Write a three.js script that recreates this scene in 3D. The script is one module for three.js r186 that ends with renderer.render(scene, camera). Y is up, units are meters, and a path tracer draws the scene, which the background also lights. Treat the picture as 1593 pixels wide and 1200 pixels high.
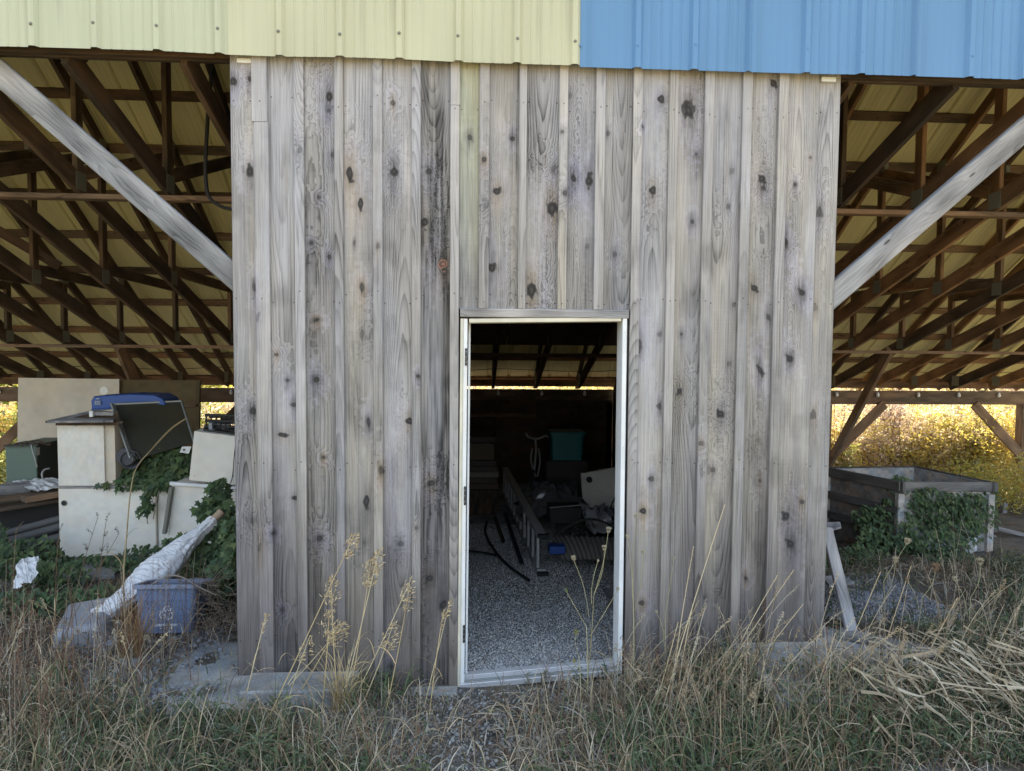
import * as THREE from 'three';
import { RoundedBoxGeometry } from 'three/addons/geometries/RoundedBoxGeometry.js';
import { mergeGeometries } from 'three/addons/utils/BufferGeometryUtils.js';

// ---------------------------------------------------------------- camera, sky, sun, exposure
const W0 = 1593, H0 = 1200, F0 = 1062, CAMZ = 3.9;
const camera = new THREE.PerspectiveCamera(2 * Math.atan(H0 / 2 / F0) * 180 / Math.PI, W0 / H0, 0.05, 600);
camera.rotation.order = 'YXZ';
camera.position.set(0, 1.93, CAMZ);
camera.rotation.set(-Math.atan(54 / F0), -Math.atan(61 / F0), 0.0075);
camera.updateMatrixWorld(true); camera.updateProjectionMatrix();
const scene = new THREE.Scene();
const EXPOSURE = 3.7;
const sunDir = new THREE.Vector3(0.6, 0.64, -0.52).normalize();
{
  const w = 128, h = 64, d = new Float32Array(w * h * 4);
  for (let j = 0; j < h; j++) for (let i = 0; i < w; i++) {
    const el = (j + 0.5) / h * Math.PI - Math.PI / 2, az = ((i + 0.5) / w - 0.5) * 2 * Math.PI;
    const dir = new THREE.Vector3(Math.cos(el) * Math.cos(az), Math.sin(el), Math.cos(el) * Math.sin(az));
    const s = Math.max(0, Math.sin(el)), hz = Math.pow(1 - s, 3.2), g = Math.pow(Math.max(0, dir.dot(sunDir)), 6);
    const k = 0.62;
    let r = 0.50 + 0.42 * hz + 0.5 * g, gg = 0.64 + 0.36 * hz + 0.45 * g, b = 0.86 + 0.14 * hz + 0.4 * g;
    if (el < 0) { r = 0.25; gg = 0.24; b = 0.2; }
    const o = (j * w + i) * 4; d[o] = r * k; d[o + 1] = gg * k; d[o + 2] = b * k; d[o + 3] = 1;
  }
  const t = new THREE.DataTexture(d, w, h, THREE.RGBAFormat, THREE.FloatType);
  t.mapping = THREE.EquirectangularReflectionMapping; t.magFilter = THREE.LinearFilter; t.minFilter = THREE.LinearFilter; t.needsUpdate = true;
  scene.background = t; scene.environment = t;
}
const sun = new THREE.DirectionalLight(new THREE.Color().setRGB(1, 0.9, 0.74), 5);
sun.position.copy(sunDir).multiplyScalar(40); sun.castShadow = true; sun.shadow.radius = 1.2; sun.shadow.mapSize.set(2048, 2048);
Object.assign(sun.shadow.camera, { left: -22, right: 22, top: 22, bottom: -22, near: 1, far: 100 });
scene.add(sun, sun.target);
const renderer = new THREE.WebGLRenderer({ antialias: true });
renderer.toneMapping = THREE.LinearToneMapping; renderer.toneMappingExposure = EXPOSURE; renderer.shadowMap.enabled = true;

// ---------------------------------------------------------------- helpers
const V = (x, y, z) => new THREE.Vector3(x, y, z);
const C = (r, g, b) => new THREE.Color().setRGB(r, g, b);
function rng(seed) { let a = seed >>> 0; return () => { a = (a + 0x6D2B79F5) >>> 0; let t = Math.imul(a ^ (a >>> 15), 1 | a); t = (t + Math.imul(t ^ (t >>> 7), 61 | t)) ^ t; return ((t ^ (t >>> 14)) >>> 0) / 4294967296; }; }
function rayOf(px, py) { return V(px / W0 * 2 - 1, 1 - py / H0 * 2, 0.5).unproject(camera).sub(camera.position).normalize(); }
function at(px, py, z) { const r = rayOf(px, py), t = (z - camera.position.z) / r.z; return camera.position.clone().addScaledVector(r, t); }     // measured on the plane z
function onY(px, py, y = 0) { const r = rayOf(px, py), t = (y - camera.position.y) / r.y; return camera.position.clone().addScaledVector(r, t); } // measured on the level y
const clamp = (x, a = 0, b = 1) => Math.min(b, Math.max(a, x));
const sm = (a, b, x) => { const t = clamp((x - a) / (b - a)); return t * t * (3 - 2 * t); };
const lerp = (a, b, t) => a + (b - a) * t;
const PERM = new Float32Array(65536); { const r = rng(7); for (let i = 0; i < 65536; i++) PERM[i] = r(); }
const hs = (x, y, s) => PERM[((x * 374761 + y * 668265 + s * 9277) ^ ((x * 31 + y * 17) << 3)) & 65535];
function noise(x, y, s = 0, per = 0) {
  let xi = Math.floor(x), yi = Math.floor(y); const fx = x - xi, fy = y - yi; let x1 = xi + 1, y1 = yi + 1;
  if (per) { xi = ((xi % per) + per) % per; x1 = ((x1 % per) + per) % per; yi = ((yi % per) + per) % per; y1 = ((y1 % per) + per) % per; }
  const u = fx * fx * (3 - 2 * fx), v = fy * fy * (3 - 2 * fy);
  const a = hs(xi, yi, s), b = hs(x1, yi, s), c = hs(xi, y1, s), d = hs(x1, y1, s);
  return a + (b - a) * u + (c - a) * v + (a - b - c + d) * u * v;
}
const fbm = (x, y, s = 0) => noise(x, y, s) * 0.53 + noise(x * 2.03, y * 2.03, s + 1) * 0.27 + noise(x * 4.1, y * 4.1, s + 2) * 0.13 + noise(x * 8.2, y * 8.2, s + 3) * 0.07;
const enc = (l) => { l = clamp(l); return (l <= 0.0031308 ? l * 12.92 : 1.055 * Math.pow(l, 1 / 2.4) - 0.055) * 255; };
function pixels(w, h, fn, srgb = true, wrap = true) {   // fn(x, y) -> [r, g, b] linear or a number
  const d = new Uint8Array(w * h * 4);
  for (let y = 0; y < h; y++) for (let x = 0; x < w; x++) {
    const c = fn(x, y), o = (y * w + x) * 4;
    if (srgb) { d[o] = enc(c[0]); d[o + 1] = enc(c[1]); d[o + 2] = enc(c[2]); } else d[o] = d[o + 1] = d[o + 2] = clamp(c) * 255;
    d[o + 3] = 255;
  }
  return dataTex(d, w, h, srgb, wrap);
}
function dataTex(d, w, h, srgb, wrap) {
  const t = new THREE.DataTexture(d, w, h); t.magFilter = THREE.LinearFilter; t.minFilter = THREE.LinearMipmapLinearFilter; t.generateMipmaps = true;
  if (srgb) t.colorSpace = THREE.SRGBColorSpace; if (wrap) t.wrapS = t.wrapT = THREE.RepeatWrapping; t.needsUpdate = true; return t;
}
const std = (o) => new THREE.MeshStandardMaterial({ roughness: 0.9, side: THREE.DoubleSide, ...o });
const used = {};
function numbered(name) { const n = used[name] = (used[name] ?? -1) + 1; return n ? `${name}_${String(n).padStart(3, '0')}` : name; }
function mesh(name, geo, mat, parent = scene) { const m = new THREE.Mesh(geo, mat); m.name = parent === scene ? numbered(name) : name; m.castShadow = m.receiveShadow = true; parent.add(m); return m; }
function tag(o, label, category, group, kind) { o.userData.label = label; if (category) o.userData.category = category; if (group) o.userData.group = group; if (kind) o.userData.kind = kind; return o; }
function thing(name, label, category, pos, group) { const g = new THREE.Group(); g.name = numbered(name); if (pos) g.position.copy(pos); scene.add(g); tag(g, label, category, group); g.updateMatrixWorld(true); return g; }
function grp(name, parent) { const g = new THREE.Group(); g.name = name; parent.add(g); return g; }
function part(name, geo, mat, parent) { // geometry given in world coordinates, stored relative to the parent
  parent.updateMatrixWorld(true); const inv = parent.matrixWorld.clone().invert(); const g = geo.clone ? geo : geo; g.applyMatrix4(inv); return mesh(name, g, mat, parent);
}
// a chamfered bar from a to b: h across (towards up), t thick; uv in metres, v along the length
let barSeed = rng(99);
function bar(a, b, h, t, up = V(0, 1, 0), ch = 0.004) {
  const dir = b.clone().sub(a), L = dir.length(); dir.normalize();
  const side = dir.clone().cross(up); if (side.lengthSq() < 1e-6) side.set(1, 0, 0); side.normalize();
  const u = side.clone().cross(dir).normalize();
  const hx = t / 2, hy = h / 2, c = Math.min(ch, hx * 0.6, hy * 0.6);
  const sec = [[-hx + c, -hy], [hx - c, -hy], [hx, -hy + c], [hx, hy - c], [hx - c, hy], [-hx + c, hy], [-hx, hy - c], [-hx, -hy + c]];
  const pos = [], uv = [], idx = [], ou = barSeed() * 3, ov = barSeed() * 7; let per = 0;
  for (let i = 0; i < 8; i++) {
    const p = sec[i], q = sec[(i + 1) % 8], w = Math.hypot(q[0] - p[0], q[1] - p[1]), k = pos.length / 3;
    for (const [s, e, along] of [[p, 0, 0], [q, w, 0], [q, w, L], [p, 0, L]]) {
      const P = a.clone().addScaledVector(side, s[0]).addScaledVector(u, s[1]).addScaledVector(dir, along);
      pos.push(P.x, P.y, P.z); uv.push(ou + per + e, ov + along);
    }
    idx.push(k, k + 1, k + 2, k, k + 2, k + 3); per += w;
  }
  for (const along of [0, L]) {
    const k = pos.length / 3;
    for (const s of sec) { const P = a.clone().addScaledVector(side, s[0]).addScaledVector(u, s[1]).addScaledVector(dir, along); pos.push(P.x, P.y, P.z); uv.push(ou + s[0], ov + s[1] + along); }
    for (let i = 1; i < 7; i++) along ? idx.push(k, k + i, k + i + 1) : idx.push(k, k + i + 1, k + i);
  }
  const g = new THREE.BufferGeometry(); g.setAttribute('position', new THREE.Float32BufferAttribute(pos, 3)); g.setAttribute('uv', new THREE.Float32BufferAttribute(uv, 2)); g.setIndex(idx);
  const n = g.toNonIndexed(); n.computeVertexNormals(); return n;
}
// a slab with four given front corners, t thick away from the viewer
function slab(q, t, dir) {
  const n = dir ? dir.clone().normalize() : q[1].clone().sub(q[0]).cross(q[3].clone().sub(q[0])).normalize(); if (!dir && n.z > 0) n.negate();
  const b = q.map((p) => p.clone().addScaledVector(n, t)), pos = [], uv = [];
  const quad = (a, c, e, f) => { const w = a.distanceTo(c), h = a.distanceTo(f), U = [[0, h], [w, h], [w, 0], [0, 0]]; for (const k of [0, 3, 2, 0, 2, 1]) { const P = [a, c, e, f][k]; pos.push(P.x, P.y, P.z); uv.push(...U[k]); } };
  quad(q[0], q[1], q[2], q[3]); quad(b[1], b[0], b[3], b[2]); for (let i = 0; i < 4; i++) { const j = (i + 1) % 4; quad(b[i], b[j], q[j], q[i]); }
  const g = new THREE.BufferGeometry(); g.setAttribute('position', new THREE.Float32BufferAttribute(pos, 3)); g.setAttribute('uv', new THREE.Float32BufferAttribute(uv, 2)); g.computeVertexNormals(); return g;
}
// a rounded box whose front face was measured between two image corners at depth z
function boxAt(x0, y0, x1, y1, z, depth, r = 0.008, seg = 2) {
  const a = at(x0, y0, z), b = at(x1, y1, z), w = Math.abs(b.x - a.x), h = Math.abs(a.y - b.y);
  const g = new RoundedBoxGeometry(w, h, depth, seg, Math.min(r, w / 3, h / 3, depth / 3)); g.translate((a.x + b.x) / 2, (a.y + b.y) / 2, z - depth / 2); return g;
}
function tube(pts, r, seg = 24, rad = 6) { return new THREE.TubeGeometry(new THREE.CatmullRomCurve3(pts), seg, r, rad, false); }
// ribbons, leaves and small faces gathered into one coloured geometry
class Soup {
  constructor() { this.p = []; this.n = []; this.c = []; this.i = []; }
  v(P, N, c) { this.p.push(P.x, P.y, P.z); this.n.push(N.x, N.y, N.z); this.c.push(c.r, c.g, c.b); return this.p.length / 3 - 1; }
  ribbon(pts, wd, side, col, tip = col) {
    let last = -1; const n = pts.length;
    for (let k = 0; k < n; k++) {
      const t = pts[Math.min(n - 1, k + 1)].clone().sub(pts[Math.max(0, k - 1)]).normalize(), N = side.clone().cross(t).normalize(), w = wd(k / (n - 1)) / 2, c = k / (n - 1) > 0.6 ? tip : col;
      const a = this.v(pts[k].clone().addScaledVector(side, -w), N, c), b = this.v(pts[k].clone().addScaledVector(side, w), N, c);
      if (k) this.i.push(a - 2, b - 2, b, a - 2, b, a); last = b;
    }
    return last;
  }
  blade(base, az, len, e0, curl, w, col, segs, r, tip) {
    const pts = [base.clone()], d = V(Math.cos(az), 0, Math.sin(az)); let e = e0; const p = base.clone(), st = len / segs, wob = (r() - 0.5) * 0.5;
    for (let k = 0; k < segs; k++) { const a2 = az + wob * k / segs * 2; p.add(V(Math.cos(e) * Math.cos(a2) * st, Math.sin(e) * st, Math.cos(e) * Math.sin(a2) * st)); pts.push(p.clone()); e -= curl / segs * (0.5 + k / segs); }
    const tw = (r() - 0.5) * 1.6, side = V(-d.z, tw, d.x).normalize();
    this.ribbon(pts, (t) => w * (1 - t * t * 0.85), side, col, tip); return pts;
  }
  stalk(pts, r0, r1, col) {  // round stem, four-sided
    const n = pts.length; let prev = null;
    for (let k = 0; k < n; k++) {
      const t = pts[Math.min(n - 1, k + 1)].clone().sub(pts[Math.max(0, k - 1)]).normalize(); const s = V(t.z, 0.01, -t.x + 0.02).normalize(), u = s.clone().cross(t).normalize(), rr = lerp(r0, r1, k / (n - 1)), ring = [];
      for (let q = 0; q < 4; q++) { const N = s.clone().multiplyScalar(Math.cos(q * Math.PI / 2)).addScaledVector(u, Math.sin(q * Math.PI / 2)); ring.push(this.v(pts[k].clone().addScaledVector(N, rr), N, col)); }
      if (prev) for (let q = 0; q < 4; q++) { const j = (q + 1) % 4; this.i.push(prev[q], ring[j], prev[j], prev[q], ring[q], ring[j]); }
      prev = ring;
    }
  }
  leaf(P, dir, nor, len, w, col, fold = 0.25) { // pointed folded leaf, four faces
    const s = dir.clone().cross(nor).normalize(), m = P.clone().addScaledVector(dir, len * 0.42), N1 = nor.clone().addScaledVector(s, fold).normalize(), N2 = nor.clone().addScaledVector(s, -fold).normalize();
    const tipP = P.clone().addScaledVector(dir, len).addScaledVector(nor, -len * 0.12), l = m.clone().addScaledVector(s, w / 2).addScaledVector(nor, w * fold), rr = m.clone().addScaledVector(s, -w / 2).addScaledVector(nor, w * fold);
    const a = this.v(P, N2, col), b = this.v(l, N2, col), c = this.v(tipP, N2, col), a2 = this.v(P, N1, col), b2 = this.v(rr, N1, col), c2 = this.v(tipP, N1, col);
    this.i.push(a, b, c, a2, c2, b2);
  }
  lobed(P, dir, nor, len, col) { // grape or creeper leaf: five lobes, folded
    const s = dir.clone().cross(nor).normalize(), out = [[0, 0, 0], [-0.42, -0.02, 0.05], [-0.3, 0.2, 0.02], [-0.55, 0.5, 0.07], [-0.22, 0.55, 0.03], [0, 1, -0.1], [0.22, 0.55, 0.03], [0.55, 0.5, 0.07], [0.3, 0.2, 0.02], [0.42, -0.02, 0.05]];
    const ids = out.map(([x, y, z]) => this.v(P.clone().addScaledVector(s, x * len).addScaledVector(dir, y * len).addScaledVector(nor, z * len), nor.clone().addScaledVector(s, x * 0.5).normalize(), col));
    const mid = this.v(P.clone().addScaledVector(dir, 0.35 * len).addScaledVector(nor, -0.03 * len), nor, col);
    for (let k = 0; k < 10; k++) this.i.push(mid, ids[(k + 1) % 10], ids[k]);
  }
  bit(P, s, col, r) { // tiny random triangle pair, for seed heads
    const a = rv(r), b = rv(r), N = a.clone().cross(b).normalize(); const i0 = this.v(P.clone().addScaledVector(a, s), N, col), i1 = this.v(P.clone().addScaledVector(b, s * 0.6), N, col), i2 = this.v(P.clone().addScaledVector(a, -s).addScaledVector(b, -s * 0.2), N, col); this.i.push(i0, i1, i2);
  }
  geo(off) {
    const g = new THREE.BufferGeometry(); g.setAttribute('position', new THREE.Float32BufferAttribute(this.p, 3)); g.setAttribute('normal', new THREE.Float32BufferAttribute(this.n, 3)); g.setAttribute('color', new THREE.Float32BufferAttribute(this.c, 3)); g.setIndex(this.i);
    if (off) g.translate(-off.x, -off.y, -off.z); return g;
  }
}
const rv = (r) => V(r() * 2 - 1, r() * 2 - 1, r() * 2 - 1).normalize();
const pick = (r, a) => a[Math.floor(r() * a.length) % a.length];
const jit = (c, r, k = 0.2) => { const f = 1 + (r() - 0.5) * 2 * k, w = 1 + (r() - 0.5) * k * 0.5; return C(c[0] * f * w, c[1] * f, c[2] * f / w); };
// ---------------------------------------------------------------- the weathered siding: knots and planks measured on the wall
const X = (px, py = 110) => at(px, py, 0).x, Y = (py, px = 735) => at(px, py, 0).y;
// [left, right] of each board and batten along the top of the wall; tone: 0 normal, 1 dark, 2 greyer with strong grain, 3 greenish
const BOARDS = [[357, 394, 0], [416, 459, 0], [471, 522, 0], [532, 582, 0], [593, 643, 0], [653, 703, 1], [713, 748, 3], [760, 810, 2], [818, 872, 2], [882, 929, 2], [940, 987, 2], [998, 1043, 0], [1053, 1098, 0], [1109, 1157, 0], [1168, 1213, 0], [1224, 1277, 0], [1276, 1311, 0]];
const BATTENS = [[392, 418, 0], [457, 473, 0], [520, 534, 0], [580, 595, 0], [641, 655, 0], [701, 715, 0], [746, 762, 2], [808, 820, 0], [870, 884, 0], [927, 942, 0], [985, 1000, 0], [1041, 1055, 0], [1096, 1111, 0], [1155, 1170, 0], [1211, 1226, 0]];
const KNOTS = [388,267,5,7, 362,127,5,5, 388,123,3,4, 467,235,4,6, 512,151,5,8, 511,172,3,3, 517,241,3,4, 544,270,6,9, 561,317,5,7, 613,267,5,7, 611,160,3,4, 496,307,3,3, 484,378,3,3, 512,400,3,4, 551,378,2,3, 588,385,3,4, 668,267,4,5, 661,346,6,7, 690,411,7,7,
  731,214,4,4, 753,250,4,4, 797,216,4,4, 773,298,6,6, 756,321,4,5, 765,417,6,8, 862,262,3,4, 859,324,7,9, 827,451,6,10, 874,207,3,3, 892,278,5,7, 916,282,7,9, 886,150,4,6, 878,302,4,4, 956,396,4,4, 946,208,3,4, 1016,296,5,7, 999,198,2,2, 913,384,4,5,
  1029,154,5,6, 1071,172,8,12, 1083,240,3,3, 1077,345,4,4, 1203,129,5,7, 1139,266,4,6, 1133,321,3,5, 1185,278,6,8, 1187,292,4,4, 1261,245,2,2, 1237,287,3,3, 1221,375,5,9, 1277,329,4,8, 395,447,3,6, 403,493,3,8, 393,640,5,5, 563,447,4,5, 563,520,4,6, 492,498,5,3, 492,591,5,5, 573,657,3,5, 440,677,7,4, 457,630,4,4, 593,732,4,6, 503,712,3,3, 570,780,6,9, 637,655,6,5, 650,585,3,3, 672,752,6,5, 460,775,5,4, 447,592,3,3, 430,552,3,3,
  995,536,4,8, 1027,520,3,4, 1173,448,6,6, 1248,455,5,6, 1229,558,5,6, 1182,575,4,9, 1057,609,5,6, 1026,632,3,5, 1121,644,6,6, 1178,685,4,5, 1088,689,4,4, 1109,731,4,4, 1267,645,4,7, 1014,745,4,4, 1001,795,5,5, 1182,748,3,4, 1248,781,4,4, 1195,493,3,6, 1270,479,4,5, 1142,474,3,4, 1134,566,3,4, 1223,803,6,8, 1230,846,6,8, 999,938,4,4, 392,811,4,5, 405,850,3,7, 669,900,6,5, 439,949,3,3, 608,1037,3,3, 497,838,5,4, 623,846,4,4, 648,820,3,3, 690,941,5,9, 567,845,3,3, 426,829,3,3, 1060,520,3,3, 1095,930,4,4, 1160,900,3,4];
const WX0 = X(357) - 0.03, WW = X(1311) - X(357) + 0.06, WY0 = -0.12, WH = 3.85;
let sidingMap, sidingBump;
{
  const N = 2048, d = new Uint8Array(N * N * 4), hb = new Uint8Array(N * N * 4), r = rng(11);
  const strips = []; // left to right intervals, battens win
  const ks = []; for (let i = 0; i < KNOTS.length; i += 4) { const p = at(KNOTS[i], KNOTS[i + 1], 0); ks.push({ x: p.x, y: p.y, rx: KNOTS[i + 2] / 262, ry: KNOTS[i + 3] / 255, s: r(), warm: r() < 0.35 }); }
  ks.forEach((k) => { k.red = 0; }); { let best = null, bd = 9; const p = at(690, 411, 0); for (const k of ks) { const q = Math.hypot(k.x - p.x, k.y - p.y); if (q < bd) { bd = q; best = k; } } best.red = 1; }
  for (const [a, b, t] of BATTENS) strips.push({ a: X(a), b: X(b), t, bat: 1 });
  for (const [a, b, t] of BOARDS) strips.push({ a: X(a) - 0.002, b: X(b) + 0.002, t, bat: 0 });
  strips.forEach((s, i) => { s.seed = i * 37 + 5; s.pith = (r() - 0.5) * 0.08; s.dep = 0.02 + r() * 0.07; s.tone = (r() - 0.5) * 0.16 + (s.bat ? 0.06 : 0); s.cool = r(); s.off = r() * 50; s.k = ks.filter((k) => k.x > s.a - 0.005 && k.x < s.b + 0.005); });
  const col = new Int16Array(N); for (let i = 0; i < N; i++) { const x = WX0 + (i + 0.5) / N * WW; col[i] = strips.findIndex((s) => x >= s.a && x < s.b); if (col[i] < 0) col[i] = i ? col[i - 1] : 0; }
  for (let j = 0; j < N; j++) {
    const y = WY0 + (j + 0.5) / N * WH;
    for (let i = 0; i < N; i++) {
      const x = WX0 + (i + 0.5) / N * WW, s = strips[col[i]], xl = x - (s.a + s.b) / 2, sd = s.seed;
      let bulge = 0, core = 0, ring = 0, halo = 0, warm = 0, red = 0, blu = 0, ble = 0;
      for (const k of s.k) {
        const dx = x - k.x, dy = y - k.y; if (Math.abs(dy) > 0.42) continue;
        const wob = 1 + 0.9 * (noise(dx * 55 + 9, dy * 45, sd) - 0.5), tl = (k.s - 0.5) * 0.9, ex = (dx + dy * tl) / k.rx * wob, ey = (dy - dx * tl) / k.ry * wob, q = ex * ex + ey * ey;
        bulge += Math.exp(-(ex * ex / 14 + ey * ey / 22)) * 0.024 * (k.rx / 0.016);
        if (q < 1.5) { core = Math.max(core, sm(1.35, 0.75, q) * (k.rx > 0.0175 ? 0.97 : 0.35 + k.s * 0.6)); ring = Math.sin(Math.sqrt(q) * 9) * 0.5 + 0.5; red = Math.max(red, k.red); }
        halo += Math.exp(-q / 5) * 0.42; const sy = dy < 0 ? 3.4 : 1.6; // darker smear running below the knot
        const blch = Math.exp(-Math.pow((Math.sqrt(ex * ex / 2 + ey * ey / 5) - 1.7) / 0.9, 2)) * k.s; ble += blch;
        const sme = Math.exp(-(dx * dx) / (k.rx * k.rx * 3.2) - (dy * dy) / (k.ry * k.ry * 9 * sy)) * (0.5 + k.s) * (0.4 + noise(x * 160, y * 12, sd));
        if (k.warm) warm += sme * 0.7; else blu += sme * 0.75;
      }
      const drift = noise(y * 0.7 + s.off, 3, sd) * 0.08 + noise(y * 2.2 + s.off, 7, sd) * 0.02;
      const dp = s.dep + (noise(y * 0.45 + s.off, 11, sd) - 0.35) * 0.2 + bulge;
      const px = xl - s.pith - drift + 0.04, rad = Math.sqrt(px * px * (s.bat ? 0.8 : 1) + dp * dp) + 0.0016 * noise(x * 70, y * 6, sd + 2);
      const fr = (rad * 140 + noise(rad * 26, 2.5, sd) * 1.4) % 1; const late = Math.pow(fr, 2.6) * sm(1, 0.9, fr); // soft early wood, dark late wood
      const fine = noise(x * 520, y * 9 + s.off, sd + 4), fine2 = noise(x * 210, y * 3 + s.off, sd + 5), low = fbm(x * 7, y * 1.2 + s.off, sd + 6), cool = clamp(0.15 + 0.55 * noise(x * 9 + s.off, y * 0.9, sd + 8) + 0.35 * noise(x * 22, y * 2.4, sd + 9) + (y - 1.9) * 0.16 + (s.cool - 0.5) * 0.25);
      let L = 0.318 + s.tone * 0.4 + (low - 0.5) * 0.2 + (fine - 0.5) * 0.12 + (fine2 - 0.5) * 0.06 - late * (s.t === 2 ? 0.19 : 0.15) * (0.15 + sm(0.25, 0.8, noise(x * 6, y * 1.9, sd + 3)) * 1.2) + (y - 1.6) * 0.016;
      L += 0.055 * sm(0.5, 0.85, fbm(x * 13 + 3, y * 5, sd + 12)) + 0.075 * clamp(ble); L -= 0.07 * sm(0.55, 0.8, fbm(x * 9 + 7, y * 4, sd + 15)); L += (noise(3, y * 420, sd + 16) - 0.5) * 0.022 * sm(0.4, 0.7, noise(x * 5, y * 2, sd + 17)); if (y > 2.2) L += 0.05 * sm(2.2, 3.4, y) * (noise(x * 16, y * 1.5, sd + 18) + 0.2); const ck = noise(x * 330, y * 1.3, sd + 13); L -= 0.11 * sm(0.8, 0.93, ck) * noise(x * 9, y * 2, sd + 14) * 1.6; const ed = Math.min(x - s.a, s.b - x); if (!s.bat) L *= 1 - 0.5 * sm(0.009, 0.0, ed) * (0.5 + noise(y * 7, 3, sd)); else L *= 1 - 0.25 * sm(0.004, 0, ed);  // edges darkened along the joints: painted-in occlusion shade together with dirt
      if (s.t === 2) L -= 0.045; if (s.t === 3) L -= 0.03;
      if (s.t === 1) { const m = noise(x * 26, y * 1.6 + 4, sd) * 0.6 + noise(x * 90, y * 5, sd + 1) * 0.55; const up = sm(0.7, 1.7, y + (m - 0.5) * 0.8); L = L * lerp(0.97, 0.78, up) - up * sm(0.35, 0.85, m) * 0.17 * sm(0.1, 0.9, noise(y * 1.1 + 2, 5, sd) + 0.45); }
      const wet = sm(1.45, 0.05, y + (noise(x * 11, 2, sd) - 0.5) * 0.7); L *= 1 - 0.56 * wet; // splash-stained lower ends
      L *= 1 - 0.4 * clamp(halo, 0, 0.8); L *= 1 - 0.5 * clamp(blu) - 0.34 * clamp(warm);
      L = Math.max(0.03, L);
      let R = L * lerp(1.12, 0.99, cool) * (1 + 0.16 * clamp(warm)), G = L * lerp(1.0, 0.97, cool), B = L * lerp(0.815, 1.03, cool) * (1 - 0.22 * clamp(warm)); B *= 1 + 0.08 * clamp(blu) + 0.1 * clamp(ble) + 0.02 * wet; R *= 1 + 0.045 * wet; G *= 1 - 0.012 * wet;
      if (s.t === 3) { const m = sm(1.9, 3.2, y); G *= 1 + 0.04 * m; B *= 1 - 0.2 * m; }
      if (core) { const kc = red ? [0.17, 0.09, 0.065] : [0.034, 0.031, 0.031], m = core * 0.95, rr = 0.5 + ring * 1.1; R = lerp(R, kc[0] * rr, m); G = lerp(G, kc[1] * rr, m); B = lerp(B, kc[2] * rr, m); }
      for (const hy of [0.28, 1.28, 2.22, 3.3]) { const fx = Math.min(Math.abs(x - s.a - 0.02), Math.abs(x - s.b + 0.02)), bx = Math.abs(x - (s.a + s.b) / 2), nx = s.bat ? bx : fx, ny = Math.abs(y - hy - (noise(sd, hy, 3) - 0.5) * 0.08); if (nx < 0.0035 && ny < 0.0035) { R *= 0.3; G *= 0.28; B *= 0.28; } }
      const o = (j * N + i) * 4; d[o] = enc(R); d[o + 1] = enc(G); d[o + 2] = enc(B); d[o + 3] = 255;
      const hgt = 0.62 - late * 0.3 + (fine - 0.5) * 0.3 + (fine2 - 0.5) * 0.25 - core * 0.25; hb[o] = hb[o + 1] = hb[o + 2] = clamp(hgt) * 255; hb[o + 3] = 255;
    }
  }
  sidingMap = dataTex(d, N, N, true, false); sidingBump = dataTex(hb, N, N, false, false);
}
function plank(seed, base, vary, contrast, knots, w = 512, h = 1024) { // long grain along v; covers 0.5 m by 3 m
  const r = rng(seed), ks = []; for (let i = 0; i < knots; i++) ks.push([r() * w, r() * h, 4 + r() * 7, 5 + r() * 9]);
  const t = pixels(w, h, (i, j) => {
    const u = i / w, v = j / h; let bul = 0, core = 0; for (const [x, y, a, b] of ks) { const dx = (i - x) / a, dy = (j - y) / b; if (Math.abs(dy) > 9 || Math.abs(dx) > 8) continue; const q = dx * dx + dy * dy; bul += Math.exp(-q / 9) * 0.6; core = Math.max(core, sm(1.4, 0.5, q)); }
    const fr = ((u * 26 + noise(u * 8, v * 8, seed, 8) * 5 + noise(u * 16, v * 16, seed + 1, 16) * 1.1 + bul * 2) % 1), late = Math.pow(fr, 2);
    const f = noise(u * 256, v * 64, seed + 2, 256), lo = noise(u * 8, v * 16, seed + 3, 16), lo2 = noise(u * 4, v * 4, seed + 4, 4);
    const L = (1 + (lo - 0.5) * 0.7 + (lo2 - 0.5) * 0.5 + (f - 0.5) * 0.35 - late * contrast) * (1 - core * 0.7), m = (lo2 - 0.5) * vary;
    return [base[0] * L * (1 + m), base[1] * L, base[2] * L * (1 - m)];
  });
  t.repeat.set(2, 1 / 3); return t;
}
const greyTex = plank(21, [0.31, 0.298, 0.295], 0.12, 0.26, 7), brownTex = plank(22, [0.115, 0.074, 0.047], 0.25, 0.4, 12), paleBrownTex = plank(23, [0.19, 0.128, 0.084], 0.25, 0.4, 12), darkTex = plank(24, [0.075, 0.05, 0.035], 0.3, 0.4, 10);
const M = {};
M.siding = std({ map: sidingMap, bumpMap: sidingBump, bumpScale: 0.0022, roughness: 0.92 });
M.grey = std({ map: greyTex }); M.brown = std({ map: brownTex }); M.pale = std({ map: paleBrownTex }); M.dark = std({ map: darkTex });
M.orange = std({ map: plank(25, [0.24, 0.14, 0.075], 0.2, 0.4, 10) });  // orange tone: warm light painted into the timber colour
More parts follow.
